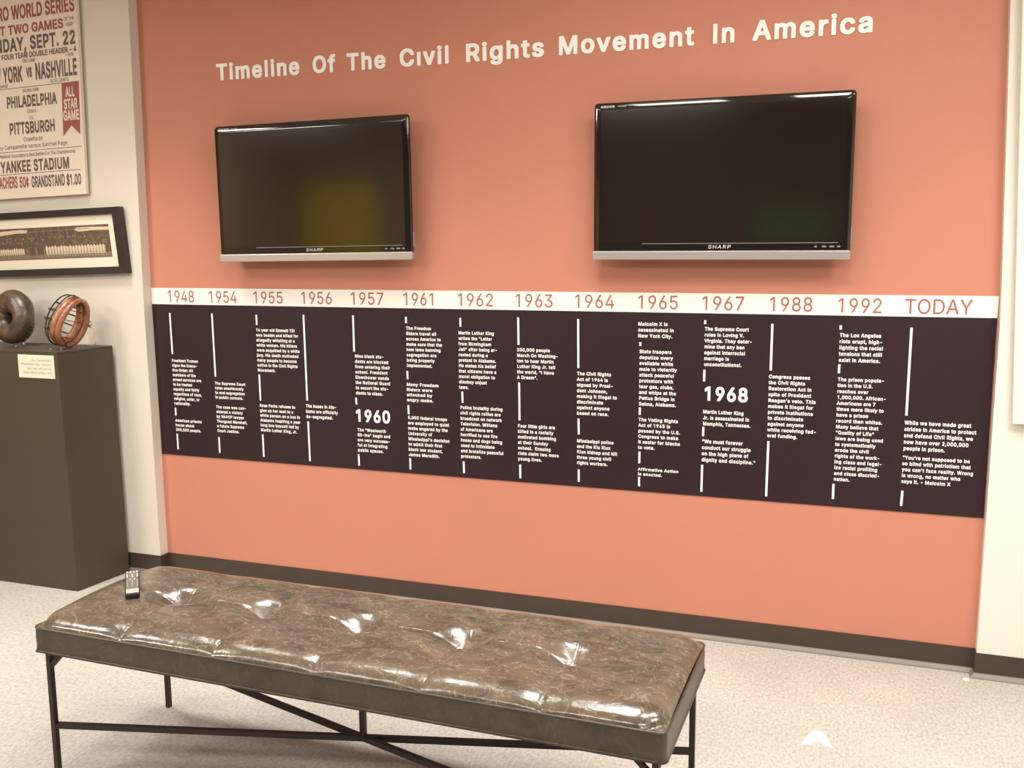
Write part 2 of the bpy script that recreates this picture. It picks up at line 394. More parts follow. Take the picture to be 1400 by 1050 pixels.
GLYPHS_BOOK = '"321|73,320 67,508 74,513 134,513 139,506 139,464 133,320 124,313 77,314|189,320 187,344 181,508 188,513 248,513 253,506 253,458 247,318 240,313 193,314\n$447|197,-72 196,-12 172,-9 132,3 92,27 59,60 41,96 35,130 35,136 42,141 104,141 109,136 113,110 130,85 144,73 164,63 196,56 197,232 128,255 86,285 55,326 48,372 53,412 73,450 105,482 132,499 164,511 196,518 197,582 204,587 240,587 247,580 248,518 278,515 314,503 352,479 381,450 399,414 405,380 398,373 338,373 331,382 321,414 304,431 268,449 248,450 248,288 310,269 358,243 372,231 397,202 405,184 411,158 411,126 407,98 389,62 362,31 320,5 278,-9 248,-12 247,-74 240,-79 201,-78|286,63 311,78 327,94 337,114 341,132 339,160 324,181 292,203 250,217 247,214 248,56|196,304 197,308 196,452 168,445 146,431 132,417 121,398 119,380 121,358 134,336 170,311 190,305\n\'206|73,320 67,508 74,513 134,513 139,506 139,464 133,320 124,313 77,314\n,188|34,-119 35,-109 63,69 70,74 136,74 140,69 139,61 89,-117 80,-124 37,-123\n-453|109,190 109,240 114,247 334,247 341,242 341,190 336,183 113,184\n.188|67,2 51,20 47,32 47,50 49,60 66,79 78,87 96,91 114,87 133,72 143,58 145,38 141,22 126,3 106,-7 83,-6\n0453|174,-4 132,18 91,61 65,111 49,177 45,281 49,331 65,397 90,446 130,488 154,502 182,514 230,520 270,514 288,508 321,489 361,449 389,393 405,329 409,241 405,181 389,115 362,60 321,19 278,-4 238,-10 213,-9|262,60 288,77 305,97 327,145 337,197 339,227 337,311 327,363 315,393 287,433 260,450 228,456 186,446 164,431 145,407 125,359 117,317 113,267 117,191 125,149 143,103 166,76 184,64 198,58 222,54\n1453|207,2 207,436 204,439 86,354 81,360 81,424 87,432 198,513 272,513 279,506 279,2 272,-5 211,-4\n2453|59,2 59,46 276,279 307,326 315,364 313,398 305,418 294,431 274,445 252,453 208,455 180,447 155,430 143,414 133,390 131,362 126,357 66,357 62,362 65,394 77,432 84,445 117,482 144,501 180,515 210,519 240,519 270,515 302,503 343,472 365,446 377,420 381,408 385,366 377,322 332,249 160,62 388,61 393,54 393,0 386,-5 63,-4\n3453|174,-8 132,6 99,25 65,57 47,91 41,129 48,136 108,136 115,127 127,91 142,76 166,62 190,56 226,54 268,62 294,76 310,92 321,115 325,151 323,171 315,191 298,214 276,230 244,240 160,244 153,251 153,299 278,447 70,448 65,455 65,507 72,512 370,512 375,505 375,459 229,295 232,292 264,292 304,282 341,259 374,224 391,187 397,149 391,101 375,67 353,41 310,8 266,-6 218,-11\n4453|277,2 276,100 42,101 35,108 35,158 237,500 250,513 308,513 313,506 116,168 276,168 277,316 284,321 340,321 345,318 348,168 414,165 417,160 417,108 410,101 348,100 347,2 343,-4 281,-4\n5453|176,-6 140,6 108,28 80,58 61,93 57,129 64,134 122,134 127,129 131,107 142,88 172,64 212,54 250,56 283,73 296,84 311,105 323,149 321,191 313,215 297,239 276,258 246,270 210,272 174,266 126,242 70,248 64,252 91,507 98,512 364,512 369,505 369,455 364,448 158,448 153,441 142,310 180,330 226,338 264,334 292,326 323,309 352,282 369,259 385,227 393,195 395,159 389,115 373,75 347,41 308,10 268,-6 234,-10 203,-9\n6453|182,-6 142,10 100,46 79,75 65,113 61,147 63,197 75,239 97,285 244,504 254,512 318,512 324,507 321,501 189,309 232,318 274,314 318,298 340,280 375,239 389,199 393,163 389,115 371,71 341,33 310,10 278,-4 226,-11|256,56 285,71 296,80 309,99 321,131 321,183 309,215 296,233 278,248 256,258 242,260 196,258 168,244 156,234 141,213 131,185 131,131 141,103 151,87 174,66 196,56 220,52\n7453|93,2 315,444 312,447 62,447 57,454 57,508 64,513 390,513 395,506 395,448 171,2 162,-5 97,-4\n8453|178,-6 136,6 101,29 69,63 53,95 48,135 51,165 59,191 77,221 101,245 141,267 117,279 91,305 71,343 67,391 71,419 81,441 97,463 116,482 142,500 186,516 232,520 266,516 286,510 310,500 334,484 364,452 381,419 385,371 381,343 361,305 335,279 312,265 328,260 350,246 377,219 393,191 401,167 405,131 399,95 383,63 353,29 320,8 304,2 276,-6 226,-11|244,54 286,64 317,89 329,111 333,143 329,167 315,193 282,220 242,230 194,228 170,220 150,206 135,191 123,167 119,135 123,111 134,90 149,75 166,64 206,54|252,296 278,306 291,315 302,328 313,353 315,381 305,419 292,434 278,444 250,454 220,456 178,446 160,433 150,422 139,399 137,381 139,353 149,329 161,315 174,306 214,294\n9453|127,2 262,198 220,191 174,195 138,209 101,238 79,268 63,308 60,352 65,398 81,436 104,467 144,499 184,515 214,519 270,515 300,503 321,490 347,468 371,436 389,390 393,340 389,306 379,274 353,222 207,4 196,-5 129,-4|256,251 281,262 297,276 311,296 321,324 321,378 311,406 297,426 279,442 256,453 242,455 198,453 172,441 158,429 141,406 129,356 133,320 141,296 153,280 182,257 220,247\n:188|67,2 51,20 47,32 47,50 49,60 66,79 78,87 96,91 114,87 133,72 143,58 145,38 141,22 126,3 106,-7 83,-6|78,269 58,285 49,298 47,326 55,344 68,357 84,365 104,365 114,363 132,349 143,332 145,314 143,300 123,276 112,269 89,268\nA480|12,0 19,22 195,506 204,513 276,513 285,498 467,0 460,-5 398,-5 393,-2 344,136 140,137 133,128 87,-2 82,-5 15,-4|320,204 238,441 162,204\nB456|55,2 55,508 62,513 248,513 288,509 330,495 354,477 380,449 399,406 401,358 399,342 389,316 369,294 324,266 365,248 391,224 407,202 419,170 421,124 417,98 405,68 389,48 366,27 344,13 298,-1 244,-5 59,-4|250,61 298,67 326,81 345,104 351,134 349,160 337,186 324,201 308,213 276,225 130,226 130,62|262,291 288,299 309,314 329,346 331,380 325,406 311,426 280,443 252,447 130,446 130,290\nC510|206,-4 150,20 100,62 65,115 43,179 37,269 43,329 65,393 99,443 149,487 180,502 216,514 276,520 302,518 342,508 374,494 406,472 431,447 453,417 467,387 477,349 470,344 408,344 401,353 383,397 354,426 314,446 262,452 222,446 184,428 153,401 139,381 129,365 113,315 107,261 111,207 113,191 131,141 155,105 184,80 224,62 278,58 316,64 357,85 385,113 401,155 408,164 470,164 477,157 467,123 451,89 433,63 401,33 376,16 340,0 290,-10 251,-9\nD502|55,2 55,508 62,513 230,513 296,505 352,483 407,436 439,388 459,330 465,272 461,194 437,118 405,72 371,42 348,25 290,3 216,-5 59,-4|222,61 274,67 318,85 345,106 375,148 391,202 395,264 391,308 375,362 350,399 322,423 272,443 236,447 130,446 130,62\nE419|55,2 55,508 62,513 370,513 375,506 375,454 370,447 130,446 130,290 354,289 359,282 359,232 352,225 130,224 129,64 132,61 374,61 379,54 379,0 372,-5 59,-4\nF410|55,2 55,508 62,513 368,513 373,506 373,454 368,447 130,446 130,282 344,281 349,274 349,224 342,217 130,216 129,0 122,-5 59,-4\nG520|206,-4 154,18 98,66 63,119 43,177 37,235 37,273 43,331 63,389 99,445 148,488 192,508 214,514 274,520 300,518 342,508 376,492 402,474 433,445 453,417 469,385 477,349 470,344 408,344 383,393 371,407 352,426 316,444 260,452 220,446 182,428 154,404 135,375 113,315 107,261 111,207 113,191 131,141 155,105 183,81 196,74 224,62 256,58 306,60 344,74 374,98 391,121 399,139 407,163 409,191 406,194 284,194 279,201 279,253 283,259 476,260 481,253 481,187 475,139 459,99 430,58 414,42 376,14 328,-4 282,-10 253,-9\nH517|55,2 56,509 62,513 122,513 129,508 130,294 384,293 387,296 387,508 394,513 457,512 461,506 460,-1 454,-5 394,-5 387,0 386,226 132,227 129,224 129,0 122,-5 59,-4\nI190|57,2 57,506 64,513 124,513 131,506 131,2 124,-5 61,-4\nJ396|125,-2 72,31 38,87 28,147 28,171 35,176 99,174 104,159 108,103 124,77 149,60 187,54 221,60 245,76 262,103 268,141 268,505 275,512 335,512 340,505 340,141 330,81 299,34 281,20 245,-2 185,-11\nK467|55,2 56,509 62,513 122,513 129,508 130,252 211,348 363,512 447,512 450,508 437,492 248,288 451,4 451,-2 446,-5 370,-3 198,238 129,168 129,0 122,-5 59,-4\nL393|55,2 55,506 62,513 122,513 129,506 130,62 360,61 365,54 365,2 358,-5 59,-4\nM628|55,2 57,510 62,513 150,513 157,508 314,85 349,192 471,508 478,513 568,511 571,506 569,-2 564,-5 506,-5 500,0 502,410 459,286 347,2 338,-5 288,-5 281,0 124,412 125,2 118,-5 59,-4\nN523|55,2 56,509 62,513 134,513 140,509 398,95 395,174 395,506 402,513 463,512 467,506 466,-1 460,-5 390,-5 382,1 126,415 129,314 129,2 122,-5 59,-4\nO533|206,-4 150,20 100,64 65,115 43,179 37,269 43,329 65,393 101,445 149,487 180,502 206,512 272,520 330,512 372,494 393,481 434,444 471,387 491,327 497,247 491,183 471,121 433,63 384,20 328,-4 280,-10 251,-9|310,62 350,80 380,106 405,145 421,193 425,233 425,275 421,315 405,363 383,399 344,432 312,446 272,452 222,446 198,436 181,427 153,401 129,365 113,317 107,261 113,191 129,143 154,106 183,81 196,74 224,62 254,58\nP445|55,2 55,508 62,513 240,513 290,507 336,489 362,469 392,433 409,390 413,354 411,324 409,306 395,266 363,226 332,203 290,187 232,181 130,180 129,0 122,-5 59,-4|230,245 266,249 296,259 312,271 327,290 339,322 339,374 331,398 316,421 298,435 268,445 130,446 130,246\nQ533|354,7 318,-5 262,-11 204,-3 150,21 98,67 67,112 53,150 43,182 36,254 43,326 65,392 98,441 132,473 148,487 206,513 254,519 326,513 386,487 436,441 469,392 481,358 491,326 497,262 491,180 469,116 436,67 407,40 471,-48 464,-53 401,-52|312,64 243,156 243,160 248,163 312,163 361,100 368,97 382,109 407,150 421,192 425,234 421,316 405,364 381,402 342,433 308,447 278,451 224,447 184,429 155,404 127,360 113,314 107,262 113,192 127,148 152,109 184,79 222,63 260,57\nR449|55,2 55,508 62,513 244,513 288,509 334,493 372,463 395,432 409,394 413,344 409,308 391,266 366,235 319,206 431,0 424,-5 356,-5 349,0 251,184 244,194 240,195 130,192 129,0 122,-5 59,-4|266,261 294,269 316,283 331,302 339,326 341,346 337,386 331,404 319,420 300,435 270,445 130,446 130,260\nS447|172,-8 128,4 91,27 59,61 41,97 35,133 42,140 104,140 109,135 115,107 140,76 166,62 206,54 244,54 282,62 314,80 333,105 339,123 341,147 339,159 327,179 294,202 124,258 84,286 55,327 49,363 49,383 53,413 73,451 103,481 142,504 184,516 234,520 272,516 300,508 320,500 347,483 381,449 399,413 405,379 398,374 338,374 331,383 323,411 300,434 266,450 208,454 166,444 145,431 134,420 121,395 119,373 123,351 134,336 168,312 308,270 361,241 387,215 401,195 409,171 411,127 407,97 391,65 359,29 322,6 280,-8 224,-13\nT449|189,2 189,444 186,447 32,447 27,454 27,508 34,513 416,513 421,506 421,454 416,447 262,446 261,2 254,-5 193,-4\nU517|206,-7 180,1 150,13 123,32 109,44 85,74 61,124 55,176 55,508 62,513 120,513 127,508 127,180 131,144 143,116 162,90 188,71 222,59 276,57 298,59 336,75 357,92 373,112 379,126 385,142 389,172 389,506 396,513 456,513 461,506 461,168 451,112 437,80 413,50 399,36 364,11 312,-7 274,-11 241,-10\nV480|13,508 20,513 82,513 89,508 240,66 389,506 398,513 462,513 466,508 461,490 283,2 274,-5 203,-4\nW686|149,4 13,502 16,511 80,513 87,508 192,79 219,196 304,511 378,513 385,508 492,82 597,504 606,513 666,513 671,510 673,504 667,480 541,22 535,2 530,-3 458,-5 449,4 342,417 321,316 235,2 226,-5 155,-4\nX474|15,2 196,260 33,496 27,510 32,513 106,511 238,309 293,400 372,511 445,512 448,508 447,504 281,262 439,32 458,-1 452,-5 380,-3 238,212 175,112 92,-3 17,-4\nY472|199,2 199,208 13,508 20,513 88,513 95,508 238,268 275,344 375,506 384,513 454,513 458,508 453,498 271,208 271,0 264,-5 203,-4\na389|128,-10 94,0 68,18 44,44 31,71 27,97 27,121 31,143 39,161 60,184 102,208 264,238 269,245 269,279 265,293 251,311 224,324 170,324 133,309 111,287 100,270 48,284 38,291 55,325 85,355 112,372 136,380 190,388 236,384 278,368 296,356 314,338 327,319 337,291 341,257 341,3 334,-4 278,-4 273,3 272,44 250,20 218,-2 190,-10 160,-13|202,52 228,62 246,76 259,93 269,117 270,183 136,156 105,135 97,115 97,87 111,69 126,58 142,52\nb424|199,-9 173,-1 145,21 117,53 116,2 112,-4 55,-5 48,0 48,506 53,513 111,513 118,508 119,326 153,365 175,379 211,387 241,387 273,383 313,365 350,330 374,294 390,242 394,198 390,136 376,88 353,49 313,11 273,-7 229,-12|253,55 279,69 294,84 314,122 322,154 324,180 322,226 312,262 300,286 277,309 253,321 231,325 187,321 163,309 144,290 128,262 118,212 120,150 128,116 142,88 160,70 175,61 187,55 213,51\nc396|160,-7 122,9 78,45 51,86 35,134 31,202 35,242 51,290 74,325 92,343 118,365 160,383 220,387 262,381 305,360 344,321 365,278 358,271 302,259 276,301 258,315 226,325 180,323 146,307 127,286 111,258 103,224 101,166 115,110 128,89 145,70 172,55 196,51 242,55 270,69 289,90 304,121 362,107 367,100 344,55 306,17 262,-5 220,-11 191,-10\nd424|152,-7 111,12 72,49 49,88 35,132 31,208 35,248 49,290 73,330 84,341 112,365 154,383 214,387 254,377 286,351 306,326 307,508 314,513 370,513 375,506 375,0 368,-5 313,-4 309,2 308,54 272,13 252,-1 214,-11 181,-10|236,55 264,69 277,82 295,114 307,166 305,230 297,262 287,280 262,309 238,321 214,325 172,321 147,308 127,288 111,260 101,212 103,150 113,116 127,88 156,63 172,55 198,51\ne404|162,-7 122,9 78,45 51,86 35,132 31,206 35,244 49,286 74,325 94,345 114,363 158,383 192,387 232,387 270,377 294,365 312,351 345,316 361,284 373,238 375,172 368,165 102,164 103,142 113,106 127,86 150,65 180,53 212,50 254,57 282,75 302,105 308,109 360,97 367,92 356,61 343,44 312,15 282,-1 250,-9 212,-12|300,225 303,228 303,238 293,272 280,293 263,310 234,323 192,325 174,323 146,309 129,294 111,266 103,240 104,226\nf254|77,2 77,320 74,323 5,324 1,330 1,378 8,383 76,384 79,460 95,490 116,511 134,523 160,531 242,525 247,518 233,472 228,467 220,465 186,469 172,467 157,458 149,444 145,416 146,384 226,383 231,376 231,330 224,323 146,322 145,2 138,-5 81,-4\ng425|132,-144 106,-132 77,-109 49,-73 49,-67 100,-38 136,-74 178,-92 220,-92 250,-88 280,-72 301,-45 307,-9 306,61 270,22 248,10 214,2 180,2 150,6 114,22 78,50 49,93 33,149 30,191 33,233 49,289 75,331 88,344 110,364 150,382 192,388 236,384 252,378 285,353 308,326 309,375 312,380 370,382 375,375 375,-23 371,-55 353,-91 325,-121 296,-138 248,-152 181,-153|234,66 266,80 283,97 297,123 307,171 305,231 297,263 283,289 264,308 236,322 208,326 168,320 147,309 129,291 113,263 101,215 103,155 121,107 144,80 172,66 190,64\nh410|48,2 48,506 55,513 111,513 118,506 119,331 152,366 185,383 243,387 263,385 295,373 326,348 346,320 358,284 360,260 360,2 353,-5 299,-5 292,0 292,238 286,276 270,302 247,319 205,325 179,321 143,300 130,284 120,256 118,0 111,-5 52,-4\ni167|48,2 48,376 55,383 111,383 118,376 118,2 111,-5 52,-4|67,441 45,461 38,474 38,490 40,500 57,519 73,527 91,527 101,525 118,512 128,498 130,482 126,466 110,448 99,441 78,440\nj167|-15,-141 -15,-89 -8,-82 22,-80 32,-74 47,-53 49,-35 49,377 56,382 112,382 117,375 117,-49 115,-65 107,-89 94,-108 64,-134 34,-144 -10,-147|52,452 39,469 37,485 39,499 56,518 68,526 86,528 98,526 114,516 127,499 129,477 127,467 112,450 100,442 73,441\nk381|48,2 48,506 55,513 111,513 118,506 119,216 285,383 357,383 362,380 362,376 206,216 375,0 369,-5 294,-4 153,172 118,138 118,0 111,-5 52,-4\nl185|57,2 57,506 64,513 120,513 127,506 127,2 120,-5 61,-4\nm610|48,2 48,376 53,383 112,382 116,376 117,329 128,346 152,368 173,381 199,389 229,389 263,381 292,360 317,321 332,342 359,367 385,381 421,389 455,389 491,379 521,359 540,336 558,294 560,272 560,2 555,-5 499,-5 492,0 492,256 488,280 486,290 470,310 445,323 429,325 399,325 375,317 351,293 342,272 340,4 335,-3 277,-5 270,0 270,262 266,286 251,308 227,323 181,325 159,317 140,302 130,290 120,264 118,0 111,-5 52,-4\nn410|48,2 48,378 55,383 112,382 116,376 117,327 152,366 185,383 243,387 263,385 295,373 319,355 338,332 346,320 358,282 360,0 353,-5 299,-5 292,0 292,238 286,276 270,302 247,319 205,325 179,321 143,300 130,284 120,256 118,0 111,-5 52,-4\no415|160,-7 122,9 78,45 51,86 35,134 31,202 35,242 51,290 74,325 92,343 118,365 160,383 220,387 254,383 294,367 338,329 365,288 381,242 385,180 381,134 365,88 328,37 298,11 256,-7 220,-11 191,-10|234,53 268,69 288,89 297,104 313,154 313,220 305,254 289,286 266,309 242,321 218,325 172,321 141,302 127,286 111,258 101,208 103,150 111,118 123,96 146,69 172,55 194,51\np424|48,-141 48,377 55,382 112,381 116,375 117,324 156,367 173,378 191,384 233,388 275,382 299,372 316,363 349,332 376,289 388,251 394,181 390,137 374,83 350,45 314,13 275,-6 249,-10 201,-10 177,-2 139,26 119,50 118,-143 111,-148 52,-147|253,54 278,69 296,87 314,121 322,155 324,179 322,225 314,257 298,289 279,308 251,322 223,326 189,322 161,308 144,291 128,263 118,213 120,149 128,115 142,89 163,68 189,54 205,52\nq424|307,-141 306,52 274,14 238,-6 224,-10 190,-12 150,-6 110,12 75,45 51,83 35,131 31,169 31,209 35,247 49,289 72,328 92,348 110,364 150,382 204,388 226,386 252,378 280,356 308,326 309,375 313,381 368,382 375,377 375,-141 368,-148 311,-147|236,54 264,70 281,87 297,119 307,167 305,229 297,261 283,287 260,310 236,322 208,326 174,322 146,308 129,291 111,261 101,211 103,149 111,121 127,89 154,64 172,54 190,52\nr259|48,2 48,378 55,383 111,383 116,376 117,333 150,370 177,383 241,387 246,380 244,322 239,319 193,321 163,313 136,292 120,262 118,242 118,0 111,-5 52,-4\ns365|144,-9 118,-3 84,13 59,36 41,62 33,94 38,99 94,111 109,78 124,63 148,53 186,49 216,53 244,67 259,82 263,98 261,122 252,133 238,143 104,181 71,204 49,236 43,278 47,306 59,330 88,359 116,375 146,385 208,387 252,377 279,362 315,322 325,300 326,289 322,285 268,273 252,301 238,315 216,325 190,329 166,327 134,315 118,299 113,278 115,258 125,246 144,235 268,201 280,195 309,172 327,146 335,104 331,76 317,48 291,20 260,1 226,-9 182,-12\nt227|126,-3 94,15 67,52 61,90 61,320 58,323 8,323 1,330 1,376 4,381 60,384 61,468 68,475 122,475 131,468 132,384 200,383 207,376 207,330 203,324 134,323 131,320 131,76 140,63 150,57 204,55 217,4 212,-3 168,-8\nu410|147,-6 115,6 87,28 64,59 52,95 48,141 48,377 55,382 111,382 118,377 118,139 122,105 140,77 163,60 205,54 231,58 256,71 278,95 290,123 292,377 299,382 355,382 360,375 360,1 353,-4 298,-3 294,3 293,52 258,13 223,-4 195,-8 164,-7\nv389|14,378 21,383 81,383 90,376 178,112 195,72 226,174 300,378 307,383 369,383 374,374 230,0 223,-5 162,-4\nw567|130,10 22,366 20,376 23,381 85,383 92,378 169,81 210,246 244,368 252,382 313,383 322,374 397,83 428,210 476,378 483,383 541,383 546,380 546,366 440,20 429,-3 371,-5 362,4 290,278 283,292 204,2 195,-5 138,-4\nx379|18,2 150,194 28,374 28,380 33,383 101,381 191,241 228,306 281,381 353,381 355,378 352,372 229,192 356,10 360,-2 355,-5 285,-3 189,147 152,84 91,-3 20,-4\ny389|49,-144 43,-139 57,-86 63,-82 107,-84 121,-78 148,-35 158,1 14,377 21,382 81,382 90,375 193,72 222,163 300,377 307,382 369,382 374,377 372,369 198,-79 183,-104 159,-128 135,-142 117,-147\nz380|37,2 39,48 246,318 48,319 43,326 44,379 50,383 333,382 337,376 337,330 134,60 338,59 343,52 342,-1 336,-5 41,-4\n¢396|179,2 178,56 160,59 117,78 79,110 53,148 35,202 31,268 35,308 51,356 74,391 118,431 160,449 178,452 179,506 183,512 222,513 229,506 230,452 262,447 305,426 344,387 365,346 358,337 302,325 276,367 258,381 230,388 230,120 244,121 272,137 287,152 304,187 362,173 367,166 344,121 307,84 262,61 230,56 229,2 226,-3 183,-4|179,124 179,384 176,387 145,372 127,352 111,324 101,274 101,232 111,184 129,152 146,135 172,121\nı167|48,2 48,376 55,383 111,383 118,376 118,2 111,-5 52,-4\n 187'
